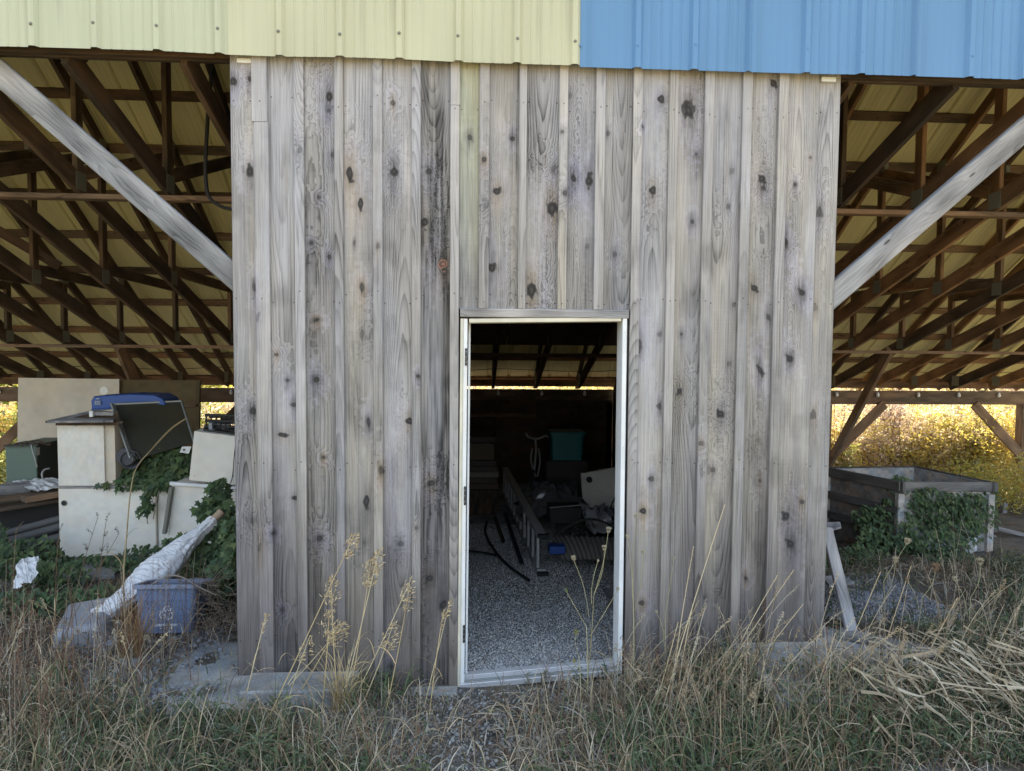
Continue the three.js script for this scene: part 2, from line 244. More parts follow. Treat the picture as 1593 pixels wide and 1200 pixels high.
function speck(base, amp, fineAmp, seed, scale = 1, spots = 0, bump = 0, rough = 0.9, extra = {}) {
  const N = 512, r = rng(seed), sp = []; for (let i = 0; i < spots; i++) sp.push([r() * N, r() * N, 1 + r() * r() * 4, r()]);
  const spot = new Float32Array(N * N); for (const [x, y, s, k] of sp) for (let j = -6; j <= 6; j++) for (let i = -6; i <= 6; i++) { const q = Math.hypot(i, j * (0.5 + k)) / s; if (q < 1) { const o = (((y + j) & (N - 1)) * N) + ((x + i) & (N - 1)); spot[o] = Math.max(spot[o], (1 - q) * (0.4 + k)); } }
  const val = (i, j) => { const u = i / N, v = j / N; return (noise(u * 4, v * 4, seed, 4) - 0.5) * amp + (noise(u * 16, v * 16, seed + 1, 16) - 0.5) * amp * 0.7 + (noise(u * 128, v * 128, seed + 2, 128) - 0.5) * fineAmp + (hs(i, j, seed) - 0.5) * fineAmp; };
  const t = pixels(N, N, (i, j) => { const L = Math.max(0.1, 1 + val(i, j)) * (1 - 0.75 * Math.min(1, spot[j * N + i])), m = (noise(i / N * 8, j / N * 8, seed + 5, 8) - 0.5) * amp * 0.4; return [base[0] * L * (1 + m), base[1] * L, base[2] * L * (1 - m)]; });
  t.repeat.set(scale, scale); const o = { map: t, roughness: rough, ...extra };
  if (bump) { const b = pixels(N, N, (i, j) => 0.5 + val(i, j) * 0.6, false); b.repeat.set(scale, scale); o.bumpMap = b; o.bumpScale = bump; }
  return std(o);
}
M.white = speck([0.78, 0.745, 0.67], 0.16, 0.05, 31, 1, 90, 0, 0.6);
M.beige = speck([0.66, 0.585, 0.475], 0.16, 0.06, 32, 1, 40, 0, 0.75);
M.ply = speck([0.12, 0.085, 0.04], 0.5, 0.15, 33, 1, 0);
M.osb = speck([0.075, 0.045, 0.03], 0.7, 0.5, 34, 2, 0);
M.chip = speck([0.42, 0.4, 0.38], 0.8, 0.5, 35, 1.6, 200);
M.concrete = speck([0.255, 0.25, 0.24], 0.5, 0.42, 36, 1.5, 60, 0.006, 0.95);
M.dirt = speck([0.105, 0.09, 0.072], 0.8, 0.6, 37, 0.9, 60, 0.02, 1);
M.gravelBase = speck([0.36, 0.36, 0.36], 0.4, 0.9, 38, 1.4, 200, 0.015, 1);
M.field = speck([0.36, 0.28, 0.12], 0.6, 0.4, 39, 0.3, 0, 0, 1);
const steelTint = (b, seed) => { const t = pixels(512, 512, (i, j) => { const st = noise(i / 512 * 128, j / 512 * 4, seed, 128), lo = noise(i / 512 * 4, j / 512 * 4, seed + 1, 4), run = sm(0.62, 0.95, noise(i / 512 * 64, j / 512 * 2, seed + 2, 64)) * noise(i / 512 * 8, j / 512 * 8, seed + 3, 8), L = 1 + (st - 0.5) * 0.06 + (lo - 0.5) * 0.12 - run * 0.16; return [b[0] * L, b[1] * L, b[2] * L]; }); t.repeat.set(0.8, 0.5); return t; };
M.yellow = std({ map: steelTint([0.49, 0.485, 0.33], 41), roughness: 0.5, metalness: 0 }); M.yellowB = std({ map: steelTint([0.44, 0.455, 0.325], 42), roughness: 0.5 });
M.blue = std({ map: steelTint([0.105, 0.235, 0.43], 43), roughness: 0.45 }); M.roof = std({ map: steelTint([0.70, 0.65, 0.37], 44), roughness: 0.55 });
M.galv = std({ color: C(0.3, 0.31, 0.3), roughness: 0.5, metalness: 0.6 }); M.alu = std({ color: C(0.5, 0.5, 0.51), roughness: 0.5, metalness: 0.25 });
M.plate = std({ color: C(0.2, 0.2, 0.17), roughness: 0.6, metalness: 0.1 });
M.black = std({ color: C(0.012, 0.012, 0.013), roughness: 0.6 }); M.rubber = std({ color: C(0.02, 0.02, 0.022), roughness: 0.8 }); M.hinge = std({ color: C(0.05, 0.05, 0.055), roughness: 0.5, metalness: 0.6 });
M.frame = speck([0.78, 0.79, 0.79], 0.12, 0.03, 45, 1.5, 30, 0, 0.45); M.cream = speck([0.66, 0.62, 0.5], 0.2, 0.04, 46, 1.5, 10, 0, 0.6);
M.oldgrey = std({ map: greyTex, color: C(0.36, 0.34, 0.32) }); M.dimgrey = std({ map: greyTex, color: C(0.62, 0.6, 0.57) });
M.ceramic = std({ color: C(0.82, 0.82, 0.8), roughness: 0.25 });
M.leaf = new THREE.MeshPhysicalMaterial({ vertexColors: true, roughness: 0.75, side: THREE.DoubleSide, transmission: 0.25, thickness: 0 });
M.sunleaf = new THREE.MeshPhysicalMaterial({ vertexColors: true, roughness: 1, side: THREE.DoubleSide, transmission: 0.45, thickness: 0 });
M.straw = std({ vertexColors: true, roughness: 0.85 });
// ---------------------------------------------------------------- ground
const RX0 = X(357) + 0.05, RX1 = X(1311) - 0.05, ZR = -6.1, XL = -11.2, XR = 9.3;
function gh(x, z) {
  let y = -0.03 + (noise(x * 1.3 + 40, z * 1.3 + 40, 3) - 0.5) * 0.07 + (noise(x * 5 + 40, z * 5 + 40, 4) - 0.5) * 0.03;
  const front = sm(-3.6, -1.4, z); y += 0.19 * sm(0.7, 2.1, x) * front * sm(2.2, 0.4, z) + 0.05 * sm(-0.5, -1.4, x) * front * sm(1.2, 0.2, z);
  y += 0.06 * sm(0.3, 1.4, z) * sm(0.9, 2.5, Math.abs(x)) - 0.46 * sm(-4.9, -6.6, z);
  return y;
}
{
  const g = new THREE.PlaneGeometry(18, 13.2, 400, 300); g.rotateX(-Math.PI / 2); g.translate(0, 0, -2.2); const p = g.attributes.position, uv = g.attributes.uv;
  for (let i = 0; i < p.count; i++) { const x = p.getX(i), z = p.getZ(i), inside = x > RX0 - 0.02 && x < RX1 + 0.02 && z < -0.06 && z > ZR + 0.03; p.setY(i, inside ? -0.09 : gh(x, z)); uv.setXY(i, x, z); }
  g.computeVertexNormals(); const m = mesh('ground', g, M.dirt); m.userData.kind = 'structure'; m.userData.label = 'bare brown earth under the grass and in the open bays';
  const f = new THREE.RingGeometry(0.1, 260, 64, 24); f.rotateX(-Math.PI / 2); f.translate(0, -0.56, -4); for (let i = 0; i < f.attributes.position.count; i++) f.attributes.uv.setXY(i, f.attributes.position.getX(i), f.attributes.position.getZ(i));
  const fm = mesh('field', f, M.field); fm.userData.kind = 'structure'; fm.userData.label = 'wide dry field around the barn';
  const gf = new THREE.PlaneGeometry(RX1 - RX0, 6.0, 90, 150); gf.rotateX(-Math.PI / 2); gf.translate((RX0 + RX1) / 2, 0, -3.06); const q = gf.attributes.position;
  for (let i = 0; i < q.count; i++) { const x = q.getX(i), z = q.getZ(i); q.setY(i, -0.012 + (noise(x * 2 + 9, z * 2 + 9, 5) - 0.5) * 0.035 + (noise(x * 9 + 9, z * 9 + 60, 6) - 0.5) * 0.012); gf.attributes.uv.setXY(i, x, z); }
  gf.computeVertexNormals(); const gm = mesh('gravel_floor', gf, M.gravelBase); gm.userData.kind = 'structure'; gm.userData.label = 'grey gravel floor of the room behind the doorway';
}
function pebbles(name, label, n, seed, place, s0, s1, tones) {
  const r = rng(seed), base = new THREE.IcosahedronGeometry(1, 0); { const p = base.attributes.position; const q = rng(5); const mp = {}; for (let i = 0; i < p.count; i++) { const k = [p.getX(i), p.getY(i), p.getZ(i)].map((v) => v.toFixed(2)).join(); mp[k] ??= 0.75 + q() * 0.5; p.setXYZ(i, p.getX(i) * mp[k], p.getY(i) * mp[k] * 0.75, p.getZ(i) * mp[k]); } base.computeVertexNormals(); }
  const im = new THREE.InstancedMesh(base, std({ color: C(1, 1, 1), roughness: 0.95 }), n), m = new THREE.Matrix4(), qt = new THREE.Quaternion();
  for (let i = 0; i < n; i++) { const P = place(r), s = s0 + (s1 - s0) * r() * r(); qt.setFromAxisAngle(rv(r), r() * 6); m.compose(P, qt, V(s, s * (0.6 + r() * 0.4), s)); im.setMatrixAt(i, m); im.setColorAt(i, jit(pick(r, tones), r, 0.3)); }
  im.name = numbered(name); im.castShadow = im.receiveShadow = true; tag(im, label, null, null, 'stuff'); scene.add(im);
}
const GREYS = [[0.46, 0.46, 0.465], [0.5, 0.495, 0.49], [0.36, 0.36, 0.37], [0.6, 0.595, 0.58]];
pebbles('gravel', 'loose grey gravel on the floor inside the doorway', 30000, 51, (r) => { const z = -0.06 - Math.pow(r(), 1.4) * 3.6, x = lerp(-0.14, 1.05, r()) + (z < -1.5 ? (r() - 0.5) * 0.6 : 0); return V(x, -0.004 + (noise(x * 2 + 9, z * 2 + 9, 5) - 0.5) * 0.035, z); }, 0.003, 0.0085, GREYS);
pebbles('gravel', 'bluish gravel patch between the concrete apron and the wooden bin', 9000, 52, (r) => { const x = lerp(2.05, 3.3, r()), z = -0.8 + (r() + r() - 1) * 0.5; return V(x, gh(x, z) + 0.004, z); }, 0.004, 0.013, [[0.22, 0.23, 0.25], [0.28, 0.28, 0.29], [0.18, 0.19, 0.21]]);
pebbles('gravel', 'scattered gravel and small stones below the door sill', 5200, 53, (r) => { const x = -0.3 + (r() + r() + r() - 1.5) * 1.5, z = 0.06 + r() * 0.95; return V(x, gh(x, z) + 0.002, z); }, 0.004, 0.016, [[0.24, 0.23, 0.22], [0.3, 0.29, 0.27], [0.16, 0.15, 0.145]]);
pebbles('gravel', 'gravel spill beside the left concrete slab', 2600, 54, (r) => { const t = r(), x = lerp(-1.62, -2.35, t) + (r() - 0.5) * 0.35, z = lerp(-0.75, 0.35, r()); return V(x, gh(x, z) + 0.003, z); }, 0.006, 0.022, [[0.2, 0.21, 0.23], [0.26, 0.26, 0.27], [0.15, 0.15, 0.165]]);

function pad(name, label, poly, y, th, m = M.concrete, kind = 'structure', amp = 0.012) { // cast slab from a plan outline
  const s = new THREE.Shape(poly.map(([x, z]) => new THREE.Vector2(x, -z))), g = new THREE.ExtrudeGeometry(s, { depth: th, bevelEnabled: true, bevelSize: amp, bevelThickness: amp, bevelSegments: 2 }); g.rotateX(-Math.PI / 2); g.translate(0, y - th - amp, 0);
  const o = mesh(name, g, m); o.userData.kind = kind; o.userData.label = label; return o;
}
const pl = (pts, y) => pts.map(([a, b]) => { const p = onY(a, b, y); return [p.x, p.z]; });
pad('concrete_slab', 'worn concrete slab at the left corner of the wooden wall', [...pl([[262, 1108], [262, 1062], [283, 1030], [310, 1009], [345, 1000], [376, 998]], 0.06), [X(376), -0.01], [X(378), 0.025], ...pl([[384, 1108]], 0.03)], 0.06, 0.15);
pad('concrete_slab', 'pale concrete block against the foot of the left boards', [[X(384), 0.026], [X(552), 0.026], [X(548), 0.2], [X(540), 0.235], [X(386), 0.235]], 0.088, 0.2);
pad('concrete_footing', 'low concrete edge under the boards left of the door', [[X(553), 0.03], [X(712), 0.03], [X(712), 0.1], [X(553), 0.1]], -0.012, 0.1);
pad('concrete_slab', 'cracked concrete apron at the right corner of the wooden wall', [[X(1165), 0.03], [X(1300), 0.03], [X(1305), -0.3], ...pl([[1330, 985], [1385, 1000], [1395, 1075], [1330, 1098], [1215, 1092]], 0.2)], 0.215, 0.22);
pad('concrete_slab', 'separate grey concrete piece right of the cracked apron', pl([[1392, 1019], [1458, 1040], [1445, 1078], [1400, 1075]], 0.2), 0.2, 0.2);

// ---------------------------------------------------------------- the barn
const barn = thing('pole_barn', 'open pole barn with weathered board wall, open doorway and yellow and blue steel above', 'barn');
const LY = (z) => 1.385 + 0.348 * (z - ZR), TY = (z) => 1.685 + 0.69 * (z - ZR);   // under the lower chord, over the top chord
{ // boards and battens
  const r = rng(71), lowPx = (px) => px < 550 ? 1046 : px < 720 ? 1074 : px < 1175 ? 1062 : 1010;
  const planar = (g) => { const p = g.attributes.position; for (let i = 0; i < p.count; i++) g.attributes.uv.setXY(i, (p.getX(i) - WX0) / WW, (p.getY(i) - WY0) / WH); return g; };
  const stick = (x0, x1, y0, y1, z0, z1, tilt) => { const g = bar(V((x0 + x1) / 2, y0, (z0 + z1) / 2), V((x0 + x1) / 2, y1, (z0 + z1) / 2), z1 - z0, x1 - x0, V(0, 0, 1), 0.003); if (tilt) { const p = g.attributes.position; for (let i = 0; i < p.count; i++) p.setX(i, p.getX(i) + tilt * (p.getY(i) - y0) / (y1 - y0)); } return planar(g); };
  const top = Y(98) + 0.1, headY = Y(481);
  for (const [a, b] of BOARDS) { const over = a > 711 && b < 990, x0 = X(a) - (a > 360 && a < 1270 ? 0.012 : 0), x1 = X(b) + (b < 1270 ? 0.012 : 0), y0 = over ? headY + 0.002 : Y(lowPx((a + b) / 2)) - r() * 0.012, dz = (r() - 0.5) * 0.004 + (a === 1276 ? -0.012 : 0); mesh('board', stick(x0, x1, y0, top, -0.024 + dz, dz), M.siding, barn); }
  for (const [a, b] of BATTENS) {
    const over = a > 716 && b < 980, x0 = X(a), x1 = X(b), y0 = over ? headY + 0.004 : Y(lowPx((a + b) / 2)) - r() * 0.012, z1 = 0.019 + r() * 0.005;
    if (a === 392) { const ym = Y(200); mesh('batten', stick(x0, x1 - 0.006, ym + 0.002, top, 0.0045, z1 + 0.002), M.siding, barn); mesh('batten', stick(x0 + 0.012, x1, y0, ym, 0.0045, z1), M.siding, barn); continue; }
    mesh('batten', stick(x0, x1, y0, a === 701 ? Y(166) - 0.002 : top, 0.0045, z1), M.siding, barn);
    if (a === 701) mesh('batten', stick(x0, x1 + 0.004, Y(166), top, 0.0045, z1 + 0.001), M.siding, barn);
  }
  mesh('header_trim', bar(V(X(716, 487), Y(487), 0.006), V(X(977, 487), Y(487), 0.006), Y(481) - Y(494.5), 0.036, V(0, 1, 0)), M.grey, barn).userData.label = 'grey trim board over the doorway';
  for (const [a, b, y0, y1] of [[368, 393, 90, 98], [1279, 1301, 119, 127]]) mesh('vent_block', boxAt(a, y0, b, y1, 0.012, 0.02, 0.002), M.frame, barn).userData.label = 'small white block under the steel edge';
}
{ // door frame: jambs lean a little and the sill rises to the right, as measured
  const f = grp('door_frame', barn); f.userData.label = 'white painted door frame without a door';
  const TL = at(717, 496, 0), TR = at(975, 494, 0), BL = at(712, 1070, 0), BR = at(967, 1046, 0);
  for (const [a, b] of [[696, 717], [978, 998]]) part('trimmer_stud', bar(V(X((a + b) / 2), -0.03, -0.07), V(X((a + b) / 2), TL.y + 0.1, -0.07), X(b) - X(a), 0.088, V(1, 0, 0)), M.oldgrey, f);
  const j = (a, b, w, d, z, off, m, n) => { const A = a.clone(), B = b.clone(); A.z = B.z = z; A.x += off; B.x += off; return part(n, bar(A, B, w, d, V(1, 0, 0), 0.003), m, f); };
  j(BL, TL, 0.016, 0.07, -0.014, 0.006, M.cream, 'casing'); j(BL, TL, 0.024, 0.15, -0.062, 0.026, M.frame, 'jamb');
  j(BR, TR, 0.026, 0.15, -0.055, -0.014, M.frame, 'jamb');
  const H1 = TL.clone(), H2 = TR.clone(); H1.z = H2.z = -0.05; H1.x += 0.047; H2.x -= 0.036; H1.y -= 0.012; H2.y -= 0.012; part('head', bar(H1, H2, 0.024, 0.14, V(0, 1, 0), 0.003), M.cream, f);
  for (const z of [-0.085]) { const A = BL.clone(), B = TL.clone(); A.x += 0.049; B.x += 0.049; A.z = B.z = z; part('door_stop', bar(A, B, 0.012, 0.03, V(1, 0, 0), 0.002), M.frame, f); }
  const S1 = at(712, 1066, 0.01), S2 = at(962, 1043, 0.01); for (const [dy, z, h, t, m] of [[-0.008, -0.04, 0.034, 0.13, M.alu], [0.017, -0.07, 0.02, 0.05, M.alu], [0.012, -0.01, 0.006, 0.012, M.galv], [0.012, 0.008, 0.006, 0.01, M.galv]]) { const A = S1.clone(), B = S2.clone(); A.y += dy; B.y += dy; A.z = B.z = z; A.x += 0.012; part(dy === -0.008 ? 'threshold' : 'threshold_ridge', bar(A, B, h, t, V(0, 1, 0), 0.003), m, f); }
  for (const [y0, y1] of [[542, 569], [757, 786], [973, 1000]]) {
    const hx = (py) => at(lerp(725.5, 721, (py - 500) / 560), py, 0.014), a = hx(y0), b = hx(y1); a.z = b.z = 0.013; a.y += 0; part('hinge', bar(b, a, 0.012, 0.012, V(1, 0, 0), 0.002), M.hinge, f);
    for (let k = 0; k < 3; k++) { const p = a.clone().lerp(b, 0.2 + k * 0.3); p.z = 0.02; const g = new THREE.CylinderGeometry(0.0035, 0.0035, 0.004, 8); g.rotateX(Math.PI / 2); g.translate(p.x, p.y, p.z); part('screw', g, M.galv, f); }
  }
}
// ribbed steel sheet: profile in (x, z), extruded along y from y0 to y1
function ribbed(w, pitch, first, big, small, extra = 0) {
  const pts = [[0, 0]]; let x = first;
  const push = (a, b) => { const l = pts[pts.length - 1]; if (a > l[0] + 1e-4 && a < w) pts.push([a, b]); };
  for (; x < w + 0.05; x += pitch) {
    push(x - 0.03, 0); push(x - 0.014, big); push(x + 0.014, big); push(x + 0.03, 0);
    for (const f of [0.25, 0.42, 0.59, 0.76]) { const c = x + pitch * f; push(c - 0.007, 0); push(c - 0.002, small); push(c + 0.002, small); push(c + 0.007, 0); }
  }
  pts.push([w, 0]); return pts;
}
function sheet(prof, y0, y1, z = 0) {
  const pos = [], uv = [], idx = []; for (let i = 0; i < prof.length - 1; i++) { const k = pos.length / 3, [a, za] = prof[i], [b, zb] = prof[i + 1]; pos.push(a, y0(a), z + za, b, y0(b), z + zb, b, y1, z + zb, a, y1, z + za); uv.push(a, y0(a), b, y0(b), b, y1, a, y1); idx.push(k, k + 1, k + 2, k, k + 2, k + 3); }
  const g = new THREE.BufferGeometry(); g.setAttribute('position', new THREE.Float32BufferAttribute(pos, 3)); g.setAttribute('uv', new THREE.Float32BufferAttribute(uv, 2)); g.setIndex(idx); const n = g.toNonIndexed(); n.computeVertexNormals(); return n;
}
{ // steel over the opening: rib spacing from the photograph, 92 px
  const z = 0.055, ribX = (k) => at(-47 + 94.4 * k - (k > 10 ? (k - 10) * 1.2 : 0), 95, z + 0.02).x;
  const by = (px) => px < 901 ? lerp(70, 104.5, px / 901) : lerp(107.5, 122, (px - 903) / 690);
  const yl = at(450, by(450), z).y, yr = at(1250, by(1250), z).y, pitch = (ribX(8) - ribX(2)) / 6, off = ribX(1);
  const seam = at(902, 100, z).x; const screwG = (() => { const a = new THREE.CylinderGeometry(0.0055, 0.0055, 0.006, 6); a.rotateX(Math.PI / 2); const b = new THREE.CylinderGeometry(0.009, 0.009, 0.002, 10); b.rotateX(Math.PI / 2); b.translate(0, 0, -0.003); return mergeGeometries([a, b]); })();
  let k = 0; for (let n = -9; n < 12; n++) {
    const left = n < 0, w = pitch * 3, x0 = seam + n * w; const y0v = left ? yl : yr; if (x0 > XR - 0.5 || x0 < XL - 1) continue;
    const prof = ribbed(w + 0.012, pitch, left ? pitch - 0.03 : pitch, 0.022, 0.0035), wave = (xx) => y0v + (noise((x0 + xx) * 1.7 + 50, 2, 8) - 0.5) * 0.012;
    const g = sheet(prof, wave, 6.02); g.translate(x0, 0, z + (left ? 0 : 0.004) + (n & 1) * 0.002 + 0.001 * n * 0);
    const p = mesh('steel_panel', g, left ? (n < -2 ? M.yellowB : M.yellow) : M.blue, barn);
    p.userData.label = left ? 'pale yellow ribbed steel panel' : 'blue ribbed steel panel';
    for (let q = 1; q <= 3; q++) for (const sy of [0.115, 1.2]) { const sx = x0 + (left ? pitch * q - 0.03 : pitch * q); if (q === 3 && !left) continue; const s = mesh('screw', screwG, left ? M.plate : M.blue, p); s.position.set(sx + (k++ % 3 - 1) * 0.003, y0v + sy + ((k * 7) % 5) * 0.004, z + 0.027); }
    if (left) continue; for (const sy of [0.11, 1.2]) { const s = mesh('screw', screwG, M.blue, p); s.position.set(x0 + 0.0, y0v + sy, z + 0.0105); }
  }
  part('front_beam', bar(V(XL, yl + 0.135, -0.047), V(XR, yr + 0.135, -0.047), 0.235, 0.038, V(0, 1, 0)), M.dark, barn); part('front_beam', bar(V(XL, yl + 0.13, -0.0865), V(XR, yr + 0.13, -0.0865), 0.235, 0.038, V(0, 1, 0)), M.dark, barn);
  for (const yy of [4.4, 5.1, 5.75]) part('girt', bar(V(XL, yy, 0.032), V(XR, yy, 0.032), 0.09, 0.038), M.dark, barn);
}
{ // rear beam, posts, braces
  const xs = [-10, -6.85, -4.1, RX0 + 0.03, RX1 - 0.03, at(1284, 650, ZR).x, at(1592, 650, ZR).x];
  const rb = part('rear_beam', bar(V(XL, 1.265, ZR), V(XR, 1.265, ZR), 0.205, 0.075), M.pale, barn); rb.userData.label = 'long brown beam along the rear posts';
  part('eave_board', bar(V(XL, 1.452, ZR - 0.11), V(XR, 1.452, ZR - 0.11), 0.1, 0.022), M.orange, barn);  // orange tone paints the warm light onto the eave board
  const ins = new THREE.LatheGeometry([[0.001, -0.07], [0.014, -0.066], [0.024, -0.05], [0.026, -0.03], [0.015, -0.022], [0.02, -0.012], [0.012, 0.0], [0.001, 0.004]].map(([a, b]) => new THREE.Vector2(a, b)), 12);
  for (let k = -16; k <= 15; k++) { const x = 0.30 + 0.636 * k + 0.07; if (x > XR - 0.2 || x < XL + 0.2) continue; const m = mesh('insulator', ins, M.ceramic, rb); m.position.set(x, 1.345, ZR + 0.066); }
  for (const x of xs) {
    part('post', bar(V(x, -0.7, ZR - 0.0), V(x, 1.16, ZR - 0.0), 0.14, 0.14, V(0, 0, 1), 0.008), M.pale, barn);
    if (x < RX0 - 0.5 || x > RX1 + 0.5 || x === xs[3] || x === xs[4]) for (const s of [-1, 1]) { if ((x === xs[3] && s > 0) || (x === xs[4] && s < 0)) continue; part('knee_brace', bar(V(x + s * 0.05, 0.36, ZR + 0.09), V(x + s * 0.86, 1.17, ZR + 0.09), 0.14, 0.038, V(0, 1, 0)), M.pale, barn); }
  }
  // braces from rear posts forward to the lateral braces
  const b1 = at(1290, 722, ZR + 0.2), b2 = at(1384, 545, -4.42); part('truss_brace', bar(b1, b2, 0.13, 0.05, V(0, 0, 1)), M.pale, barn);
  const c1 = at(228, 640, ZR + 0.3), c2 = at(186, 537, -4.42); part('truss_brace', bar(c1, c2, 0.15, 0.05, V(0, 0, 1)), M.pale, barn);
  for (const [zc, m] of [[-4.42, M.pale], [-1.32, M.pale]]) for (const [a, b] of [[XL, RX0 - 0.03], [RX1 + 0.03, XR]]) part('lateral_brace', bar(V(a, LY(zc) - 0.021, zc), V(b, LY(zc) - 0.021, zc), 0.09, 0.038, V(0, 0, 1)), m, barn);
  // front posts and the big grey knee braces
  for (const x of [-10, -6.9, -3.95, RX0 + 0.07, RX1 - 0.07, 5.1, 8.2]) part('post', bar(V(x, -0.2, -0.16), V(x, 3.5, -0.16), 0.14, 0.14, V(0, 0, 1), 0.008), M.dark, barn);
  const kb = (a, b, z) => { const A = at(...a, z), B = at(...b, z); const g = bar(A, B, 0.128, 0.06, V(0, 1, 0), 0.006); const m = part('knee_brace', g, M.grey, barn); m.userData.label = 'long weathered grey diagonal brace beside the board wall'; };
  kb([410, 470], [-90, 36], -0.075); kb([1262, 488], [1728, 86], -0.07);
}
{ // trusses: built once in the plane x = 0, cloned along the barn
  const proto = []; const Z0 = -0.12, zn = [-4.42, -2.86, -1.32];
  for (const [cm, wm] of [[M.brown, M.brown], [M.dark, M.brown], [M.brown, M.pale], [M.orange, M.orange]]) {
    const t = new THREE.Group(), s = 0.348, n = Math.hypot(1, s), half = 0.07, T = 0.69, nt = Math.hypot(1, T);
    const lc = (z) => V(0, LY(z) + half * n, z), tc = (z) => V(0, TY(z) - 0.0525 * nt, z);
    mesh('lower_chord', bar(lc(ZR - 0.04), lc(-0.08), 0.14, 0.038), cm, t); mesh('top_chord', bar(tc(ZR - 0.32), tc(0.0), 0.105, 0.038), cm, t);
    for (const z of zn) mesh('web', bar(V(0, LY(z) + 0.13, z), V(0, TY(z) - 0.15, z), 0.089, 0.037, V(0, 0, 1)), wm, t);
    mesh('web', bar(V(0, LY(-0.13) + 0.13, -0.13), V(0, TY(-0.13) - 0.15, -0.13), 0.089, 0.037, V(0, 0, 1)), wm, t);
    for (const [a, b] of [[zn[1], zn[0]], [zn[2], zn[1]], [-0.17, zn[2]]]) mesh('web', bar(V(0, LY(a) + 0.16, a - 0.05), V(0, TY(b) - 0.2, b + 0.05), 0.1, 0.036, V(0, 1, 0)), wm, t);
    const P = (z, y, w, h) => mesh('gusset_plate', bar(V(0, y - h / 2, z), V(0, y + h / 2, z), w, 0.0425, V(0, 0, 1), 0.001), M.plate, t);
    for (const z of zn) { P(z, LY(z) + 0.09, 0.13, 0.13); P(z, TY(z) - 0.1, 0.13, 0.13); } P(ZR + 0.1, LY(ZR) + 0.14, 0.15, 0.15);
    proto.push(t);
  }
  const r = rng(81);
  for (let k = -18; k <= 15; k++) { const x = 0.30 + 0.636 * k; if (x > XR - 0.1 || x < XL + 0.1) continue; const t = proto[x > 3 && r() < 0.5 ? 3 : Math.floor(r() * 3)].clone(); t.name = 'truss'; t.position.x = x; t.position.y = (r() - 0.5) * 0.012; barn.add(t); }  // half the right-hand trusses use the timber copy with warm light painted in
  for (let q = 0; q < 14; q++) { const z = ZR - 0.30 + q * 0.487; if (z > 0.01) continue; const y = TY(z) + 0.021; part('purlin', bar(V(XL, y, z), V(XR, y, z), 0.087, 0.036, V(0, 0.69, -1).cross(V(1, 0, 0)).normalize()), q < 3 ? M.orange : q & 1 ? M.pale : M.brown, barn); }  // rear purlins take the warm-lit timber copy, light painted as colour
  // roof steel
  const nt = Math.hypot(1, 0.69), pitch = 0.305, w = pitch * 3; let i = 0;
  for (let x = XL; x < XR; x += w, i++) { const g = sheet(ribbed(w + 0.01, pitch, pitch * 0.5, -0.02, -0.003), () => 0, 6.52 * nt); g.rotateX(Math.PI / 2 - Math.atan(0.69)); g.translate(x, TY(ZR - 0.4) + 0.048 + (i & 1) * 0.002, ZR - 0.4); const m = mesh('roof_panel', g, M.roof, barn);
    m.geometry.computeBoundingBox(); }
}
{ // the room: side walls, rear wall, loft boards
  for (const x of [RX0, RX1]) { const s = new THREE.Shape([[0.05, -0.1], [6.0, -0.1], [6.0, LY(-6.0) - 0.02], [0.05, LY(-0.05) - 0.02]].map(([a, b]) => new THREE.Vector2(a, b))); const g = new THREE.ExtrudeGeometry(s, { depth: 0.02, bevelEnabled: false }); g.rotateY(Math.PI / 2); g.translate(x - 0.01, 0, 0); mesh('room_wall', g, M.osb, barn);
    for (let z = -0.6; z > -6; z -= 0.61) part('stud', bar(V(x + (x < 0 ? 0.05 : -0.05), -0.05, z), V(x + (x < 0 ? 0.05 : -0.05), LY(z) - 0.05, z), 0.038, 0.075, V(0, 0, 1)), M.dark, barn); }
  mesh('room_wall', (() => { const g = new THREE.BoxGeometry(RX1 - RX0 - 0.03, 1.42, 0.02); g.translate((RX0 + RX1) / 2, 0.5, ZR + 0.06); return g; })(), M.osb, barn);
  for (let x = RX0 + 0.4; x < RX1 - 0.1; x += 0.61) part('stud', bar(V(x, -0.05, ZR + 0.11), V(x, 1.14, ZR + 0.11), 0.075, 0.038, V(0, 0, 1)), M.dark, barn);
  part('rail', bar(V(RX0 + 0.8, 1.0, ZR + 0.168), V(RX0 + 2.2, 1.0, ZR + 0.168), 0.05, 0.03), M.pale, barn);
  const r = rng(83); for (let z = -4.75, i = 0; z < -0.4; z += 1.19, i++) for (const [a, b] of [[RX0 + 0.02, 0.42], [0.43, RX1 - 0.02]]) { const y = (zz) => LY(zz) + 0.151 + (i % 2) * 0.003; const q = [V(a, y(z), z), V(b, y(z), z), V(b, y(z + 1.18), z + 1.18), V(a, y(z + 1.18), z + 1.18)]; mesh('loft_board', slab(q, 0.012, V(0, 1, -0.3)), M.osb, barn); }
  part('loft_joist', bar(V(RX0 + 0.03, LY(-4.6) - 0.03, -4.6), V(RX1 - 0.03, LY(-4.6) - 0.03, -4.6), 0.05, 0.05), M.dark, barn);
  for (let k = 0; k < 1; k++) { const pts = []; for (let i = 0; i <= 30; i++) { const x = lerp(XL + 0.3, XR - 0.3, i / 30); pts.push(V(x, TY(ZR + 0.12) - 0.12 - 0.02 * Math.sin(i * 2.1), ZR + 0.06)); } part('wire', tube(pts, 0.004, 120, 5), M.rubber, barn); }
  part('cable', tube([at(330, 95, -1.0), at(322, 200, -1.0), at(320, 280, -1.0), at(326, 308, -1.0), at(345, 322, -1.0), at(362, 326, -1.0)], 0.013, 40, 6), M.rubber, barn);
  part('roof_brace', bar(V(-6.4, TY(-1.9) - 0.2, -1.9), V(-4.0, LY(-3.0) + 0.25, -3.0), 0.09, 0.04), M.dark, barn);
}
